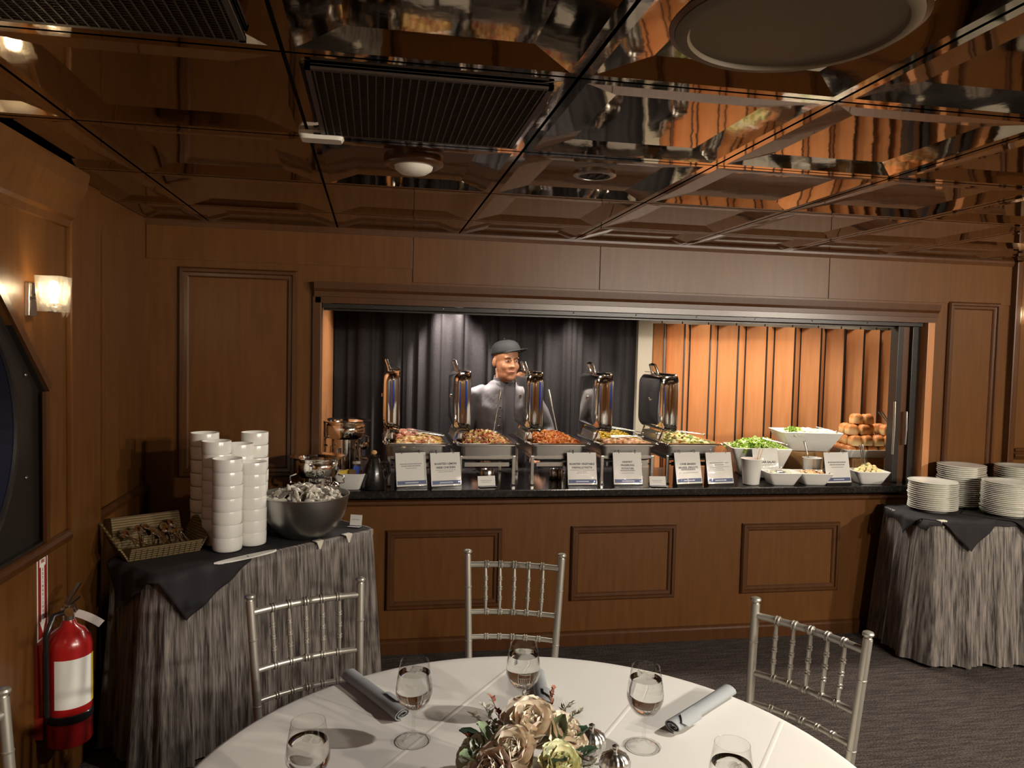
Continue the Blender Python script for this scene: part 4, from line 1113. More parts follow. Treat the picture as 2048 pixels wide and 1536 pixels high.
# ---- curtain: four hung widths
def curtain_width(x0, x1, y, label, seed):
    rs = random.Random(seed); n = int((x1 - x0) / .006); rows = 12; vs = []; fs = []; ph = [rs.random() * 6.28 for _ in range(5)]
    for j in range(rows):
        z = .03 + (2.10 - .03) * j / (rows - 1); v = 1 - j / (rows - 1)
        for i in range(n + 1):
            x = x0 + (x1 - x0) * i / n; u = x * 2 * PI
            q = .5 * math.sin(u / .21 + ph[0] + 1.3 * math.sin(u / .55 + ph[1])) + .28 * math.sin(u / .085 + ph[2] + .5 * v) + .15 * math.sin(u / .33 + ph[3])
            q = math.copysign(abs(q) ** .7, q)
            vs.append((x + .012 * math.sin(u / .17 + ph[4]), y + .030 * q * (1 + .25 * v), z))
    for j in range(rows - 1):
        for i in range(n):
            a = j * (n + 1) + i; fs.append((a, a + 1, a + n + 2, a + n + 1))
    me = bpy.data.meshes.new('curtain'); me.from_pydata(vs, [], fs); me.materials.append(MAT['curtain']); me.polygons.foreach_set('use_smooth', [True] * len(me.polygons))
    o = bpy.data.objects.new('curtain', me); COL.objects.link(o); m = o.modifiers.new('s', 'SOLIDIFY'); m.thickness = .002
    tag(o, label, 'curtain', 'dark grey galley curtains')
curtain_width(-.262, .235, 5.27, 'dark grey curtain width at the left end, behind the chrome urn', 1)
curtain_width(.195, .87, 5.268, 'dark grey curtain width brightly lit from above, left of the cook', 2)
curtain_width(.83, 1.43, 5.272, 'dark grey curtain width right behind the cook', 3)
curtain_width(1.375, 1.872, 5.27, 'dark grey curtain width next to the grey post', 4)
t = thing('curtain_rod', 'thin rod carrying the galley curtains', 'rod', (.8, 5.28, 2.115)); MB().tube([(-1.05, 0, 0), (1.06, 0, 0)], .009, 10).build('rod', 'steel', t, True)
for s in (-1.04, 1.05): MB().ell((s, 0, 0), (.016, .016, .016), 10, 8).build('end_knob', 'steel', t, True)
t = thing('partition_post', 'grey beige upright post between curtain and wooden partition', 'post', (1.93, 5.27, 0))
MB().box(-.055, .055, -.03, .03, 0, 2.18).build('shaft', 'grey_post', t, bevel=.004); MB().box(-.06, .06, -.034, .034, 0, .06).build('shoe', 'black_metal', t)

# ---- folding wooden partition: each slat and hinge strip its own part
t = thing('folding_partition', 'orange wood accordion partition with dark hinge strips', 'partition', (0, 0, 0))
TOPZ = 1.862
fx = [1.995, 2.118, 2.302, 2.52, 2.745, 2.977, 3.197, 3.406, 3.585, 3.735, 3.86, 3.95, 4.03, 4.10]
yb = 5.27
for k in range(len(fx) - 1):
    x0, x1 = fx[k], fx[k + 1]; p = x1 - x0; wv = .142
    hd = math.sqrt(max(.02 ** 2, wv ** 2 - (p / 2) ** 2)); hd = min(hd, .11)
    xm = x0 + p * .56
    A, B, Cc = Vector((x0, yb + hd / 2, 0)), Vector((xm, yb - hd / 2, 0)), Vector((x1, yb + hd / 2, 0))
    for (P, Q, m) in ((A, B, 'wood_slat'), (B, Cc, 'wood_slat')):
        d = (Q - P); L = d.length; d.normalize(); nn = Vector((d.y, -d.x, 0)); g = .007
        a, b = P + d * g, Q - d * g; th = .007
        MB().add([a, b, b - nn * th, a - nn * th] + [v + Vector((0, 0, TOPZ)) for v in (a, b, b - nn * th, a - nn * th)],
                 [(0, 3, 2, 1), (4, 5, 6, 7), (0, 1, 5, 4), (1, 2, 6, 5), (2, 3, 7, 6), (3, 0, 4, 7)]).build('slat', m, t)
    MB().box(xm - .005, xm + .005, yb - hd / 2 - .003, yb - hd / 2 + .006, 0, TOPZ).build('hinge_strip', 'black_metal', t)
    MB().box(x1 - .008, x1 + .008, yb + hd / 2 - .003, yb + hd / 2 + .006, 0, TOPZ).build('hinge_strip', 'black_metal', t)
    MB().tube([(xm, yb, TOPZ - .01), (xm, yb, TOPZ + .028)], .004, 6).build('hanger', 'black_metal', t)
MB().box(1.99, 4.15, yb - .025, yb + .025, TOPZ + .026, TOPZ + .05).build('top_track', 'black_metal', t)

# ================================================================== CHAFING DISHES
def chafer_proto():
    t = thing('chafing_dish', 'x', 'chafing dish', (0, 0, CT + .001), 0, 'chafing dishes')
    H = .235   # rim height
    for sx in (-1, 1):
        for sy in (-1, 1):
            x, y = sx * .150, sy * .235
            MB().box(x - .009, x + .009, y - .009, y + .009, 0, .165).build('leg', 'steel', t, bevel=.003)
            MB().box(x - .012, x + .012, y - .012, y + .012, 0, .006).build('foot', 'dark_plastic', t)
    f = MB()
    for s in (-1, 1):
        f.box(-.150, .150, s * .235 - .006, s * .235 + .006, .150, .165); f.box(s * .150 - .006, s * .150 + .006, -.235, .235, .150, .165)
    f.build('frame', 'steel', t)
    MB().box(-.125, .125, -.238, -.232, .105, .128).build('front_plate', 'steel', t); MB().box(-.145, .145, -.235, -.235 + .004, .112, .120).build('front_bar', 'dark_plastic', t)
    ring = lambda a, b, z, r=.03: [Vector((x, y, z)) for x, y in rrect(a, b, r, 4)]
    MB().loft([ring(.135, .225, .135), ring(.148, .238, .145), ring(.152, .242, .218), ring(.170, .258, .222), ring(.170, .258, .228), ring(.150, .240, .229), ring(.146, .236, .15)], True, True).build('water_pan', 'brushed', t, True)
    MB().loft([ring(.136, .224, .190), ring(.147, .236, .195), ring(.152, .242, .232), ring(.176, .264, .233), ring(.180, .268, .2335), ring(.180, .268, .238), ring(.175, .263, .2385), ring(.152, .242, .236), ring(.147, .236, .2), ring(.13, .22, .196)], True, True).build('food_pan', 'chrome', t, True)
    for sx in (-1, 1):
        MB().ell((sx * .168, -.266, .234), (.010, .006, .007), 8, 6).build('corner_stud', 'chrome', t, True)
    # lid standing open on the left side
    zc = .462; xb = -.098
    def r2(hy, hz, x, r=.05): return [Vector((xb + x, a, zc + b)) for a, b in rrect(hy, hz, r, 6)]
    lid = MB().loft([r2(.180, .120, -.078), r2(.222, .160, -.05), r2(.226, .164, 0), r2(.236, .174, .001), r2(.236, .174, -.004), r2(.228, .167, -.008), r2(.225, .164, -.045), r2(.219, .158, -.065), r2(.205, .144, -.080), r2(.190, .129, -.0855), r2(.13, .08, -.088)]).build('lid', 'chrome', t, 75)
    MB().lathe([(.006, 0), (.012, .0), (.012, .004), (.009, .006), (.006, .004)], 16, Matrix.Translation((xb - .089, -.02, zc + .02)) @ Matrix.Rotation(-PI / 2, 4, 'Y'), caps=False).build('vent_ring', 'chrome', lid, True)
    MB().tube([(xb - .050, -.046, zc + .162), (xb - .060, -.046, zc + .190), (xb - .072, -.042, zc + .222), (xb - .074, 0, zc + .226), (xb - .072, .042, zc + .222), (xb - .060, .046, zc + .190), (xb - .050, .046, zc + .162)], [.010, .0085, .0085, .0085, .0085, .0085, .010], 10).build('handle', 'chrome', lid, True)
    for y in (-.046, .046): MB().lathe([(.011, 0), (.011, .006), (.006, .008)], 12, Matrix.Translation((xb - .052, y, zc + .159))).build('handle_foot', 'chrome', lid, True)
    MB().box(xb - .04, xb - .01, -.222, .222, zc + .1740, zc + .1775).build('rim_bar', 'chrome', lid)
    for y in (-.15, .15):
        MB().tube([(-.176, y, .230), (-.165, y, .262), (-.150, y, .31), (xb - .04, y, .322)], .007, 8).build('hinge_arm', 'chrome', t, True)
    MB().tube([(-.178, -.18, .236), (-.178, .18, .236)], .008, 10).build('hinge_rod', 'chrome', t, True)
    MB().box(-.178, -.128, -.11, .11, .240, .285).build('hinge_block', 'brushed', t, bevel=.008)
    return t
proto = chafer_proto(); DY = 4.392
DX = (.24, .628, 1.035, 1.443, 1.838)
names = ('chafing dish with lid open holding lemon herb chicken, leftmost', 'chafing dish with mixed vegetable pasta, in front of the cook',
         'chafing dish of orange-red pasta, right of the cook', 'chafing dish with two half trays, yellow and brown food', 'chafing dish of pale green sprouts, nearest the lettuce bowl')
for i, x in enumerate(DX):
    o = proto if i == 0 else dup(proto)
    o.location = (x, DY, CT + .001); o['label'] = names[i]; o['category'] = 'chafing dish'
RZ = CT + .001
# food heaps (uncountable bits): one object each
def heap(name, label, cx, cy, hx, hy, z0, hgt, mat, n, maker, cat='food', edge=.25):
    mb = MB(); k = 0
    for k in range(n):
        u, v = rnd.uniform(-1, 1), rnd.uniform(-1, 1)
        dome = (1 - abs(u) ** 2.5) * (1 - abs(v) ** 2.5)
        z = z0 + hgt * dome * rnd.uniform(.75, 1.05)
        maker(mb, Vector((u * hx, v * hy, z)))
    # solid core under the bits
    nn = 12; vs = []; fs = []
    for j in range(nn + 1):
        for i in range(nn + 1):
            u, v = i / nn * 2 - 1, j / nn * 2 - 1
            vs.append((u * hx, v * hy, z0 - .004 + hgt * .82 * (1 - abs(u) ** 2.5) * (1 - abs(v) ** 2.5)))
    for j in range(nn):
        for i in range(nn): a = j * (nn + 1) + i; fs.append((a, a + 1, a + nn + 2, a + nn + 1))
    mb.add(vs, fs)
    o = mb.build(name, mat, None, 60); o.location = (cx, cy, 0); tag(o, label, cat, kind='stuff'); return o
def rot_rand(): return Matrix.Rotation(rnd.random() * 6.28, 4, Vector((rnd.random() - .5, rnd.random() - .5, rnd.random() - .5 + 1e-3)))
def bit_tube(mb, p, L=.024, r=.0045):
    R = rot_rand(); a = R @ Vector((L / 2, 0, 0)); b = R @ Vector((0, 0, L * .18)); mb.tube([p - a, p + b, p + a], r, 5)
def bit_bow(mb, p, s=.015):
    R = rot_rand(); q = [(-s, -s * .7, 0), (-s, s * .7, 0), (-s * .1, s * .25, s * .25), (-s * .1, -s * .25, s * .25), (s, s * .7, 0), (s, -s * .7, 0), (s * .1, -s * .25, s * .25), (s * .1, s * .25, s * .25)]
    mb.add([p + (R @ Vector(c)) for c in q], [(0, 1, 2, 3), (3, 2, 7, 6), (6, 7, 4, 5)])
def bit_chunk(mb, p, s=.012):
    mb.ell(p, (s * rnd.uniform(.8, 1.5), s * rnd.uniform(.7, 1.1), s * .6), 6, 4, rot_rand())
def mk_pasta(mb, p):
    c = rnd.random()
    bit_tube(mb, p, .026, .0046) if c < .45 else (bit_bow(mb, p, .014) if c < .75 else bit_chunk(mb, p, .011))
def mk_orange(mb, p): bit_bow(mb, p, .014) if rnd.random() < .5 else bit_tube(mb, p, .022, .0042)
def mk_shred(mb, p): bit_tube(mb, p, .03, .003)
def mk_slice(mb, p):
    R = Matrix.Rotation(rnd.uniform(-.7, .7), 4, 'X') @ Matrix.Rotation(rnd.uniform(-.7, .7), 4, 'Y'); r = rnd.uniform(.014, .022)
    mb.lathe([(r * .9, -.003), (r, 0), (r * .9, .003)], 10, Matrix.Translation(p) @ R)
def mk_big(mb, p): mb.ell(p, (rnd.uniform(.028, .042), rnd.uniform(.02, .028), .016), 8, 6, Matrix.Rotation(rnd.random() * 3, 4, 'Z'), lambda d: 1 + .12 * math.sin(9 * d.x + 5 * d.y))
def mk_leafy(mb, p):
    R = rot_rand(); w, l = rnd.uniform(.012, .022), rnd.uniform(.03, .055); vs = []; fs = []
    for i in range(5):
        u = i / 4; cw = w * math.sin(PI * (.15 + .75 * u)); cz = .010 * math.sin(u * 5) 
        vs += [p + (R @ Vector((l * (u - .5), -cw, cz + .006 * math.sin(7 * u)))), p + (R @ Vector((l * (u - .5), 0, cz - .004))), p + (R @ Vector((l * (u - .5), cw, cz + .006 * math.cos(6 * u))))]
        if i: b = 3 * i; fs += [(b - 3, b, b + 1, b - 2), (b - 2, b + 1, b + 2, b - 1)]
    mb.add(vs, fs)
FZ = RZ + .212
heap('chicken_pieces', 'golden roasted chicken pieces in the leftmost chafing dish', DX[0] + .01, DY - .03, .13, .19, FZ, .036, 'food_chicken', 110, mk_big)
heap('sliced_meat', 'pink sliced meat at the back left of the chicken', DX[0] - .04, DY + .07, .055, .10, FZ + .02, .036, 'food_meat', 30, mk_big)
heap('vegetable_pasta', 'mixed pasta with peppers and olives in front of the cook', DX[1], DY, .14, .225, FZ, .062, 'food_pasta', 900, mk_pasta)
heap('tomato_pasta', 'orange-red sauced pasta in the third chafing dish', DX[2] + .01, DY, .135, .22, FZ, .060, 'food_orange', 900, mk_orange)
heap('yellow_vegetables', 'bright yellow chopped food in the rear half tray', DX[3] + .01, DY + .10, .125, .10, FZ + .012, .045, 'food_yellow', 260, bit_chunk)
heap('fingerling_potatoes', 'browned fingerling potatoes in the front half tray', DX[3] + .01, DY - .115, .125, .095, FZ + .005, .026, 'food_potato', 60, mk_big)
MB().box(DX[3] - .147, DX[3] + .147, DY - .008, DY + .002, FZ - .01, RZ + .236).build('tray_divider', 'steel', None)
tag(bpy.data.objects['tray_divider'], 'thin steel divider between the two half trays', 'divider')
heap('brussels_sprouts', 'pale green sprouts and squash slices in the rightmost chafing dish', DX[4] + .01, DY, .138, .22, FZ, .05, 'food_green', 260, mk_slice)

# fuel cans
cm = MB().lathe([(.038, 0), (.040, .003), (.040, .058), (.037, .062), (.030, .062), (.029, .056), (.0001, .056)], 24, caps=False).mesh('fuel_can', 40)
for i, x in enumerate(DX):
    o = obj('fuel_can', cm, 'steel'); o.location = (x + .03, DY - .06, CT + .001); tag(o, 'small steel fuel can under the ' + ('leftmost chafing dish', 'pasta dish by the cook', 'orange pasta dish', 'two-tray dish', 'rightmost chafing dish')[i], 'fuel can', 'fuel cans')

# serving spoons and tongs
def serving_spoon(tip, top, label):
    tip, top = Vector(tip), Vector(top); d = top - tip
    t = thing('serving_spoon', label, 'spoon', tip)
    MB().tube([(0, 0, 0), d * .5, d * .72, d * .9, d], [.0028, .0032, .0065, .0085, .006], 10).build('handle', 'steel', t, True)
    MB().ell((0, 0, -.005), (.028, .038, .010), 12, 8).build('bowl', 'steel', t, True)
serving_spoon((DX[1] + .085, DY + .08, FZ + .055), (DX[1] + .125, DY + .10, FZ + .305), 'upright serving spoon in the mixed vegetable pasta')
serving_spoon((DX[2] + .055, DY + .02, FZ + .055), (DX[2] - .005, DY + .03, FZ + .315), 'upright serving spoon in the orange-red pasta')
def tongs(p, q, label, spread=.035, w=.009):
    p, q = Vector(p), Vector(q); d = q - p; L = d.length
    t = thing('tongs', label, 'tongs', p); qt = d.to_track_quat('X', 'Z'); t.rotation_euler = qt.to_euler()
    for s in (-1, 1):
        mb = MB(); pts = [(0, s * spread * .9, .0), (L * .15, s * spread, 0), (L * .6, s * spread * .6, .004), (L * .92, s * spread * .25, .004), (L, 0, .002)]
        mb.tube(pts, [w * 1.5, w, w * .8, w, w], 8, flat=.28); mb.build('arm', 'steel', t, True)
    MB().ell((L, 0, .002), (.008, .010, .006), 8, 6).build('hinge', 'steel', t, True)
tongs((DX[0] - .03, DY - .02, RZ + .285), (DX[0] + .155, DY - .13, RZ + .262), 'steel tongs lying across the lemon herb chicken')
tongs((DX[3] - .03, DY + .12, RZ + .30), (DX[3] + .19, DY + .03, RZ + .262), 'steel tongs on the yellow food in the rear tray')
tongs((DX[3] - .06, DY - .10, RZ + .262), (DX[3] + .13, DY - .13, RZ + .258), 'steel tongs on the potatoes in the front tray')
tongs((DX[4] - .06, DY + .06, RZ + .285), (DX[4] + .165, DY - .03, RZ + .262), 'steel tongs across the sprouts, handle to the right')

# ================================================================== SIGNS
def sign(x, y, rz, label, heads, rows, w=.168, h=.180, band=True, tilt=14, size=.0155, top=.60):
    t = thing('menu_sign', label, 'sign', (x, y, CT + .001), math.radians(rz), 'menu signs on the counter')
    M = Matrix.Translation((0, 0, .014)) @ Matrix.Rotation(math.radians(-tilt), 4, 'X')
    MB().prism([(-.006, 0), (.052, 0), (.047, .006), (.052 * .9, .02), (.045, h * .9), (.043, h * .9), (.002, .014), (-.006, .014)], 'x', -w / 2, w / 2).build('easel', 'dark_plastic', t)
    MB().box(-w / 2, w / 2, -.001, .001, 0, h, M).build('page', 'paper', t)
    if band:
        MB().box(-w / 2 + .004, w / 2 - .004, -.0016, -.001, .008, .029, M).build('blue_band', 'blue_band', t)
        MB().box(-w * .22, w * .22, -.0019, -.0016, .015, .021, M).build('band_print', 'pale_print', t)
    z = h * top
    for s in heads:
        o = obj('lettering', text_mesh(s, size), 'ink', t)
        bb = max(abs(v.co.x) for v in o.data.vertices); k = min(1, w * .43 / bb)
        o.matrix_local = M @ Matrix.Translation((0, -.0016, z)) @ Matrix.Rotation(PI / 2, 4, 'X') @ Matrix.Diagonal((k, 1, 1, 1)); z -= size * 1.3
    z += size * .3
    rs = random.Random(len(label))
    for ww, th in rows:   # print too small to read: broken grey lines
        mb = MB(); xx = -w * ww / 2
        while xx < w * ww / 2:
            l = min(rs.uniform(.005, .014), w * ww / 2 - xx); mb.box(xx, xx + l * .86, -.0016, -.001, z, z + th, M); xx += l + .0008
        mb.build('small_print', 'ink_pale', t); z -= th + .006
    MB().box(-w / 2 - .003, w / 2 + .003, -.0042, -.0030, -.003, h + .006, M).build('plastic_sleeve', 'clear_sleeve', t)
    for s in (-.29, .29):
        c = M @ Vector((s * w, .004, h + .004)); 
        MB().tube([(c.x, c.y + .011 * math.cos(2 * PI * k / 14), c.z + .011 * math.sin(2 * PI * k / 14)) for k in range(14)], .0016, 6, True).build('ring', 'chrome', t, True)
    return t
sign(.212, 4.075, 13, 'menu sign with small print, leftmost on the counter', [], [(.72, .005), (.64, .005), (.36, .003)], top=.62)
sign(.398, 4.075, 12, 'menu sign reading ROASTED LEMON HERB CHICKEN', ['ROASTED LEMON', 'HERB CHICKEN'], [(.66, .0028), (.5, .0028)], top=.66)
sign(1.158, 4.07, 0, 'menu sign reading ROASTED VEGETABLE FARFALLE', ['ROASTED VEGETABLE', 'FARFALLE PASTA'], [(.84, .003), (.32, .003), (.38, .003)], top=.64)
sign(1.425, 4.07, 0, 'menu sign reading FINGERLING POTATOES', ['HARVEST', 'FINGERLING', 'POTATOES'], [(.5, .006), (.44, .003)], top=.70, size=.0145)
sign(1.795, 4.075, 9, 'menu sign reading BRUSSEL SPROUTS', ['CIDER BRAISED', 'BRUSSEL SPROUTS'], [(.55, .009), (.76, .003)], top=.62)
sign(1.985, 4.07, 7, 'menu sign with small bold lines beside the white cup', [], [(.74, .0055), (.36, .005), (.78, .003), (.28, .003), (.4, .0025)], top=.62)
sign(2.375, 4.255, 0, 'menu sign reading CAESAR SALAD standing behind the white cup', ['CAESAR SALAD'], [(.78, .003)], band=False, top=.52, size=.019)
sign(2.735, 4.065, 4, 'menu sign in shiny plastic in front of the bread rolls', [], [(.74, .008), (.62, .007), (.5, .004)], top=.62)
tent_card((.625, 4.12, CT + .001), math.radians(8), 'small folded card under the mixed pasta dish', 2, .10, .058, 16)
tent_card((1.605, 4.08, CT + .001), math.radians(-4), 'small folded card between fingerling sign and sprouts sign', 2, .095, .056, 16)

# ================================================================== SALAD END OF THE COUNTER
def square_bowl(loc, rz, label, a, b, h, base=.62, mat='ceramic_cool', cat='bowl', th=.007, r=.02):
    t = thing('square_bowl', label, cat, loc, rz)
    ring = lambda k, z, d=0: [Vector((x, y, z)) for x, y in rrect(a * k - d, b * k - d, r, 3)]
    MB().loft([ring(base, 0), ring(base + .04, .004), ring(.5 * (base + 1), h * .48), ring(1, h - .002), ring(1, h, .0015), ring(1, h, th), ring(.5 * (base + 1), h * .5, th), ring(base, .010, th * .7)]).build('body', mat, t, 50)
    return t
square_bowl((2.415, 4.47, CT + .001), math.radians(-14), 'large white square bowl of green lettuce', .185, .15, .180)
o = heap('chopped_lettuce', 'chopped green lettuce heaped in the square bowl', 2.415, 4.47, .15, .12, CT + .165, .055, 'food_lettuce', 420, mk_leafy)
tongs((2.44, 4.44, CT + .235), (2.56, 4.36, CT + .200), 'gold-toned salad tongs on the lettuce', .022, .006)
t = thing('riser_box', 'wooden riser box under the big white salad bowl', 'box', (2.755, 4.545, CT + .001), math.radians(24)); 
MB().box(-.11, .11, -.11, .11, 0, .144).build('body', 'wood_box', t, bevel=.004); MB().box(-.098, .098, -.113, -.109, .012, .132).build('front_face', 'wood_box', t)
square_bowl((2.80, 4.555, CT + .147), math.radians(-12), 'large white rectangular bowl of creamy salad on a riser', .20, .15, .125)
heap('creamy_salad', 'pale creamy salad in the raised white bowl', 2.80, 4.555, .165, .115, CT + .147 + .105, .026, 'food_pale', 320, mk_slice)
heap('herb_garnish', 'green leaves at the left edge of the creamy salad', 2.70, 4.53, .04, .04, CT + .147 + .118, .02, 'food_lettuce', 30, mk_leafy)
tongs((2.86, 4.53, CT + .30), (2.97, 4.47, CT + .272), 'short steel tongs in the creamy salad', .016, .006)
t = thing('riser_box', 'wooden riser box under the tray of bread rolls', 'box', (3.19, 4.49, CT + .001)); 
MB().box(-.16, .16, -.115, .115, 0, .112).build('body', 'wood_box', t, bevel=.004); MB().box(-.145, .145, -.118, -.114, .012, .10).build('front_face', 'wood_box', t)
t = thing('bread_tray', 'white rectangular tray heaped with bread rolls', 'tray', (3.195, 4.49, CT + .115), math.radians(-5))
ring = lambda a, b, z: [Vector((x, y, z)) for x, y in rrect(a, b, .02, 3)]
MB().loft([ring(.175, .115, 0), ring(.185, .122, .004), ring(.212, .145, .052), ring(.211, .144, .054), ring(.205, .138, .052), ring(.180, .118, .010), ring(.17, .11, .008)]).build('body', 'ceramic_cool', t, 50)
def roll_me(seed):
    rs = random.Random(seed); mb = MB(); rings = []
    s = .036
    for z, k, r in ((0, .86, .010), (.006, .96, .012), (.03, 1.0, .013), (.044, 1.0, .016), (.054, .92, .018), (.062, .72, .018), (.066, .40, .012)):
        rings.append([Vector((x * (1 + .04 * rs.uniform(-1, 1)), y * (1 + .04 * rs.uniform(-1, 1)), z + (.003 * rs.uniform(-1, 1) if z > .05 else 0))) for x, y in rrect(s * k, s * k * .95, r * k, 3)])
    mb.loft(rings); return mb.mesh('bread_roll', 75)
RM = [roll_me(i) for i in range(4)]
zt = CT + .115 + .0095
cnt = 0
for lay, (nx, ny, pitch) in enumerate(((5, 3, .076), (4, 3, .077), (4, 2, .078), (2, 1, .078))):
    for j in range(ny):
        for i in range(nx):
            if (lay == 2 and i == 2 and j == 0) or (lay == 1 and i == 3 and j == 2): continue
            o = obj('bread_roll', RM[cnt % 4], 'bread'); cnt += 1
            x = (i - (nx - 1) / 2) * pitch + (-.03 if lay == 3 else 0) + rnd.uniform(-.002, .002); y = (j - (ny - 1) / 2) * pitch + rnd.uniform(-.002, .002) + .0 * lay
            R = Matrix.Rotation(math.radians(-5), 4, 'Z'); p = R @ Vector((x, y, 0))
            o.location = (3.195 + p.x, 4.49 + p.y, zt + lay * .0665); o.rotation_euler = (rnd.uniform(-.09, .09), rnd.uniform(-.09, .09), math.radians(-5) + rnd.uniform(-.22, .22) + (PI / 2) * rnd.randint(0, 3))
            tag(o, 'golden square bread roll in the pile on the white tray', 'bread roll', 'bread rolls on the tray')
tongs((3.235, 4.40, zt + .285), (3.245, 4.30, zt + .19), 'steel tongs stuck in the bread rolls', .012, .007)

def cup(loc, label, rt=.060, rb=.047, h=.152):
    t = thing('tall_cup', label, 'cup', loc)
    MB().lathe([(.0001, .003), (rb * .85, .003), (rb * .88, 0), (rb, .004), (rb + (rt - rb) * .5, h * .5), (rt, h - .004), (rt + .003, h), (rt - .001, h + .001), (rt - .005, h - .006), (rb - .004, .012), (.0001, .010)], 40, caps=False).build('body', 'ceramic_cool', t, True)
    return t
cup((2.195, 4.115, CT + .001), 'white ceramic cup holding wooden stirrers')
for k, (dx, dy) in enumerate(((.055, .02), (.072, .03))):
    o = MB().tube([(0, 0, .015), (dx, dy, .205)], .0028, 6, flat=.5).build('stir_stick', 'stir_wood', None); o.location = (2.205 + .008 * k, 4.125, CT + .001); tag(o, 'wooden stir stick leaning out of the white cup' + (', left one' if k == 0 else ', right one'), 'stick')
heap('sugar_packets', 'pinkish packets filling the cup of stirrers', 2.195, 4.115, .034, .034, CT + .128, .008, 'food_meat', 20, bit_chunk)
cup((2.675, 4.26, CT + .001), 'white cup with a spoon behind the shiny sign', .055, .045, .135)
serving_spoon((2.675, 4.265, CT + .06), (2.640, 4.30, CT + .235), 'spoon handle leaning from the white cup behind the shiny sign')
square_bowl((2.385, 4.12, CT + .001), math.radians(-8), 'small white square bowl of shaved cheese', .105, .085, .076)
heap('shaved_cheese', 'pale shavings in the small square bowl', 2.385, 4.12, .075, .055, CT + .058, .012, 'food_pale', 160, mk_shred)
serving_spoon((2.375, 4.115, CT + .078), (2.42, 4.17, CT + .092), 'dark spoon resting in the shaved cheese')
square_bowl((2.588, 4.115, CT + .001), math.radians(-8), 'small white square bowl of brown croutons', .10, .085, .072)
heap('croutons', 'brown croutons in the small square bowl', 2.588, 4.115, .072, .055, CT + .056, .018, 'food_crumb', 130, bit_chunk)
square_bowl((2.965, 4.125, CT + .001), math.radians(-8), 'white square bowl heaped with butter balls', .105, .085, .078)
bb = MB().ell((0, 0, 0), (.0135, .0135, .0125), 12, 8).mesh('butter_ball', True)
for lay, (n, rad) in enumerate(((12, .062), (8, .040), (5, .03), (1, 0))):
    for k in range(n):
        a = 2 * PI * k / n + lay * .4; o = obj('butter_ball', bb, 'butter'); o.location = (2.965 + rad * 1.15 * math.cos(a), 4.125 + rad * .85 * math.sin(a), CT + .074 + .013 * lay); 
        tag(o, 'round yellow butter ball in the white square bowl', 'butter', 'butter balls')
for k in range(14):
    a = 2 * PI * k / 14; o = obj('butter_ball', bb, 'butter'); o.location = (2.965 + .05 * math.cos(a) * (k % 2 + .5), 4.125 + .04 * math.sin(a) * (k % 2 + .5), CT + .062); tag(o, 'round yellow butter ball in the white square bowl', 'butter', 'butter balls')
serving_spoon((2.955, 4.13, CT + .085), (2.925, 4.135, CT + .235), 'upright spoon handle standing in the butter bowl')
tongs((2.935, 4.13, CT + .09), (2.915, 4.15, CT + .22), 'small tongs standing in the butter bowl', .012, .006)

# left end of the counter
square_bowl((-.115, 4.10, CT + .001), math.radians(-5), 'white square bowl of tea packets at the left end of the counter', .085, .07, .088)
for k, (dx, dy, m, nm) in enumerate(((-.03, 0, 'packet_yellow', 'yellow sweetener packet in the white bowl, left'), (-.01, .012, 'packet_yellow', 'yellow sweetener packet in the white bowl, behind'), (.012, -.005, 'packet_brown', 'brown sugar packet in the white bowl'), (.022, .012, 'packet_blue', 'blue tea packet sticking up from the white bowl'), (-.03, .025, 'dark_plastic', 'black tea packet in the white bowl'))):
    o = MB().box(-.018, .018, -.002, .002, 0, .065, Matrix.Rotation(.25 - .1 * k, 4, 'X') @ Matrix.Rotation(.25 * (k - 2), 4, 'Y')).build('sugar_packet', m, None, bevel=.001); o.location = (-.115 + dx, 4.10 + dy, CT + .025 + (.03 if 'blue' in m else 0.012)); tag(o, nm, 'packet')
t = thing('coffee_carafe', 'black carafe with a tan knob beside the leftmost sign', 'carafe', (.008, 4.085, CT + .001), .4)
MB().lathe([(.058, 0), (.062, .006), (.060, .05), (.052, .11), (.036, .15), (.030, .165), (.034, .178), (.0001, .182)], 32, caps=False).build('body', 'dark_plastic', t, True)
MB().ell((0, 0, .194), (.017, .017, .013), 14, 9).build('knob', 'stir_wood', t, True)
MB().tube([(.050, 0, .14), (.085, 0, .13), (.09, 0, .08), (.062, 0, .04)], .008, 8).build('handle', 'dark_plastic', t, True)
MB().prism([(-.065, .13), (-.03, .16), (-.03, .14)], 'y', -.008, .008).build('spout', 'dark_plastic', t)
t = thing('black_tray', 'low black tray behind the carafe', 'tray', (.0, 4.27, CT + .001)); MB().box(-.06, .06, -.07, .07, 0, .012).build('body', 'dark_plastic', t, bevel=.004); MB().box(-.05, .05, -.055, .055, .011, .014).build('mat', 'black_gap', t)

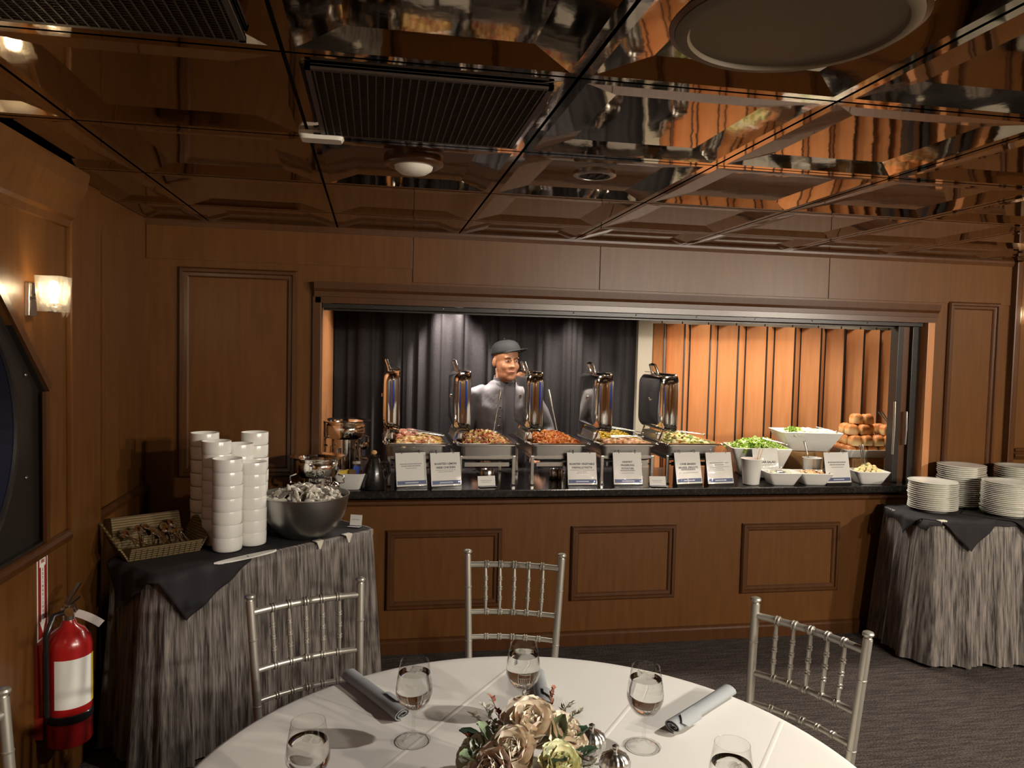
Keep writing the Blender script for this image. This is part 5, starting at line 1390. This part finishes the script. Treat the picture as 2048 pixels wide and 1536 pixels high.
# ================================================================== COOK
def cook():
    bx, by = .86, 4.965
    t = thing('person', 'cook in a dark grey jacket and cap standing behind the chafing dishes', 'person', (bx, by, 0))
    yaw = math.radians(17)        # head turned to the right of the picture
    HZ = 1.565                    # head centre height
    HM = Matrix.Translation((.0, -.02, HZ)) @ Matrix.Rotation(yaw, 4, 'Z') @ Matrix.Rotation(.06, 4, 'X')
    mb = MB()
    def E(c, r, rx=0): mb.ell(HM @ Vector(c), r, 16, 12, HM.to_3x3().to_4x4() @ Matrix.Rotation(rx, 4, 'X'))
    E((0, .012, .045), (.080, .098, .088)); E((0, -.020, -.03), (.071, .072, .088)); E((0, -.024, -.078), (.065, .060, .045)); E((0, -.060, -.098), (.031, .026, .022)); E((0, .0, -.09), (.055, .06, .05))
    E((0, -.088, .0), (.0125, .016, .03), -.25); E((0, -.099, -.022), (.017, .013, .012)); E((-.013, -.092, -.026), (.010, .011, .008)); E((.013, -.092, -.026), (.010, .011, .008))
    E((-.030, -.079, .033), (.028, .012, .008)); E((.030, -.079, .033), (.028, .012, .008)); E((-.037, -.062, -.024), (.028, .021, .030)); E((.037, -.062, -.024), (.028, .021, .030))
    E((-.081, .015, -.005), (.010, .021, .032)); E((.081, .015, -.005), (.010, .021, .032)); E((0, -.080, -.058), (.032, .013, .017))
    mb.tube([HM @ Vector((0, .03, -.04)), Vector((.0, .015, HZ - .14)), Vector((0, .02, HZ - .20))], [.056, .057, .064], 16)
    def ring(z, hx, hy, cy, n=20): return [Vector((hx * math.cos(2 * PI * i / n), cy + hy * math.sin(2 * PI * i / n), z)) for i in range(n)]
    tors = [(.84, .150, .105, .02), (.95, .158, .115, .01), (1.05, .160, .118, .005), (1.16, .172, .118, .005), (1.28, .182, .112, .01), (1.37, .165, .092, .018), (1.42, .085, .066, .022)]
    mb.loft([ring(*a) for a in tors])
    armL = [(-.185, .02, 1.345), (-.232, .025, 1.22), (-.250, .02, 1.07), (-.235, -.10, 1.00), (-.205, -.20, .985)]
    armR = [(.185, .02, 1.345), (.250, .04, 1.23), (.300, .045, 1.10), (.275, -.06, 1.03), (.215, -.16, .99)]
    for arm in (armL, armR):
        mb.tube(arm, [.054, .046, .040, .034, .026], 14)
        w = Vector(arm[-1]); d = (w - Vector(arm[-2])).normalized(); sdv = d.cross(Vector((0, 0, 1))).normalized(); up = sdv.cross(d)
        mb.ell(w + d * .045, (.036, .048, .015), 12, 8, Matrix((sdv, d, up)).transposed().to_4x4())
        for k, (o, L) in enumerate(((-.030, .062), (-.010, .074), (.010, .070), (.028, .055))):
            a = w + d * .078 + sdv * o; mb.tube([a, a + d * L * .5 + up * .002, a + d * L * .85 - up * .014, a + d * L * .95 - up * .028], [.0092, .0088, .008, .0068], 8)
        sg = -1 if arm is armR else 1
        a = w + d * .03 + sdv * .03 * sg; mb.tube([a, a + sdv * .022 * sg + d * .022, a + sdv * .026 * sg + d * .048 - up * .006], [.011, .0098, .008], 8)
    for s in (-1, 1):
        mb.tube([(s * .085, .02, .90), (s * .092, .015, .70), (s * .095, .02, .48), (s * .098, .035, .25), (s * .10, .04, .07)], [.085, .078, .056, .05, .038], 14)
        mb.ell((s * .10, -.02, .035), (.045, .12, .035), 12, 8)
    body = mb.build('body', 'skin', t)
    m = body.modifiers.new('r', 'REMESH'); m.mode = 'VOXEL'; m.voxel_size = .0052; m.use_smooth_shade = True
    m = body.modifiers.new('s', 'SMOOTH'); m.factor = .5; m.iterations = 5
    bake(body, None); body.data.materials.clear(); body.data.materials.append(MAT['skin'])
    # eyes, brows, lips
    for s in (-1, 1):
        e = MB().ell(HM @ Vector((s * .031, -.079, .012)), (.0135, .008, .0055), 12, 8, HM.to_3x3().to_4x4()).build('eye', 'eye_white', t, True)
        MB().ell(HM @ Vector((s * .031 + .002, -.0865, .012)), (.0055, .002, .0052), 10, 6, HM.to_3x3().to_4x4()).build('iris', 'eye_dark', e, True)
        MB().tube([HM @ Vector((s * .016, -.094, .030)), HM @ Vector((s * .032, -.093, .036)), HM @ Vector((s * .050, -.078, .031))], [.003, .0038, .002], 8).build('eyebrow', 'brow', t, True)
        MB().tube([HM @ Vector((s * .016, -.088, .014)), HM @ Vector((s * .031, -.089, .0195)), HM @ Vector((s * .046, -.080, .014))], .0022, 8).build('eyelid', 'skin', t, True)
    MB().tube([HM @ Vector((-.024, -.088, -.059)), HM @ Vector((-.010, -.099, -.055)), HM @ Vector((0, -.100, -.056)), HM @ Vector((.010, -.099, -.055)), HM @ Vector((.024, -.088, -.059))], [.002, .0045, .004, .0045, .002], 8).build('lips', 'lip', t, True)
    # jacket
    jb = MB()
    jt = [(.80, .170, .122, .02), (.92, .172, .136, .012), (1.05, .176, .140, .006), (1.16, .190, .136, .006), (1.27, .202, .122, .012), (1.345, .192, .104, .02), (1.385, .160, .098, .024), (1.415, .112, .082, .026), (1.44, .080, .070, .028)]
    jb.loft([ring(*a) for a in jt])
    for arm in (armL, armR):
        jb.tube([Vector(arm[0]) + Vector((-.06 if arm[0][0] > 0 else .06, 0, .030))] + [Vector(p) for p in arm[:4]] + [Vector(arm[3]).lerp(Vector(arm[4]), .75)], [.045, .062, .062, .057, .052, .046], 16)
    j = jb.build('jacket', 'jacket', t)
    m = j.modifiers.new('r', 'REMESH'); m.mode = 'VOXEL'; m.voxel_size = .010; m.use_smooth_shade = True
    m = j.modifiers.new('s', 'SMOOTH'); m.factor = .5; m.iterations = 6
    bake(j, None); j.data.materials.clear(); j.data.materials.append(MAT['jacket'])
    for v in j.data.vertices:     # cloth folds
        c = v.co; q = noise.noise(Vector((c.x * 9, c.y * 9, c.z * 7))) * .007 + noise.noise(Vector((c.x * 22 + c.z * 14, c.y * 20, c.z * 9))) * .0035
        v.co += v.normal * q
    # standing collar open at the front
    cb = MB(); vs = []; fs = []
    for i in range(25):
        a = math.radians(-62) + math.radians(304) * i / 24
        for z, r in ((1.415, .082), (1.440, .075), (1.466, .073), (1.466, .069), (1.440, .071), (1.415, .078)):
            vs.append((r * math.cos(a), .022 + r * .95 * math.sin(a), z + .012 * math.sin(a)))
        if i:
            b = 6 * i; fs += [(b - 6 + k, b + k, b + k + 1, b - 5 + k) for k in range(5)]
    cb.add(vs, fs).build('collar', 'jacket', t, 60)
    # dark shirt front showing where the jacket is open, edge piping and buttons
    sb = MB(); vs = []; fs = []; R0 = len(jt)
    for k, (z, hx, hy, cy) in enumerate([(1.43, .084, .078, .026), (1.385, .150, .100, .022), (1.27, .204, .130, .012), (1.16, .193, .144, .006), (1.05, .182, .149, .006), (.92, .178, .145, .012), (.82, .174, .130, .02)]):
        for i in range(9):
            a = math.radians(-98 + 58 * i / 8); vs.append((hx * math.cos(a), cy + hy * math.sin(a), z))
        if k:
            b = 9 * k; fs += [(b - 9 + i, b - 8 + i, b + i + 1, b + i) for i in range(8)]
    sf = sb.add(vs, fs).build('shirt_front', 'shirt', t, 60); mm = sf.modifiers.new('s', 'SOLIDIFY'); mm.thickness = .004
    for k, z in enumerate((1.33, 1.27, 1.21, 1.15)):
        MB().ell((-.045 - .004 * k, -.108 - .012 * min(k, 2), z), (.006, .004, .006), 8, 6).build('button', 'dark_plastic', t, True)
    for s in (-1, 1):
        MB().tube([(s * .088, .02, .90), (s * .094, .015, .70), (s * .097, .02, .48), (s * .10, .035, .25), (s * .102, .04, .09)], [.10, .092, .072, .066, .06], 16).build('trouser_leg', 'trousers', t, True)
        MB().ell((s * .102, -.022, .04), (.052, .135, .04), 14, 10).build('shoe', 'dark_plastic', t, True)
    # cap
    CM = HM @ Matrix.Translation((0, .014, .066)) @ Matrix.Rotation(.38, 4, 'Z') @ Matrix.Rotation(-.20, 4, 'X')
    prof = [(.089, -.014), (.091, .0), (.088, .024), (.078, .048), (.058, .066), (.030, .076), (.0001, .079)]
    cap = MB().lathe(prof, 32, CM @ Matrix.Diagonal((1, 1.16, 1, 1)), caps=False).build('cap', 'cap', t, True)
    mm = cap.modifiers.new('s', 'SOLIDIFY'); mm.thickness = .003
    vb = MB(); vs = []; fs = []
    for j in range(7):
        v = j / 6
        for i in range(13):
            a = math.radians(-150 + 120 * i / 12); r = 1 + .80 * v * math.sin(math.radians(180 * i / 12)) ** .6
            vs.append(CM @ Vector((.088 * math.cos(a) * (1 + .03 * v), .102 * math.sin(a) * r, -.002 - .006 * v - .012 * math.cos(a) ** 2 * (1 + .3 * v) + .006)))
        if j: fs += [((j - 1) * 13 + i, (j - 1) * 13 + i + 1, j * 13 + i + 1, j * 13 + i) for i in range(12)]
    br = vb.add(vs, fs).build('visor', 'cap', cap, 60); mm = br.modifiers.new('s', 'SOLIDIFY'); mm.thickness = .003
    MB().ell(CM @ Vector((0, 0, .086)), (.006, .006, .004), 8, 6).build('cap_button', 'cap', cap, True)
    # dark ear-loop cord under the ear
    MB().tube([HM @ Vector((-.080, .02, -.02)), HM @ Vector((-.083, .015, -.06)), HM @ Vector((-.078, .01, -.10))], .0022, 6).build('ear_cord', 'dark_plastic', t, True)
    w = Vector(armR[3]).lerp(Vector(armR[4]), .8)
cook()
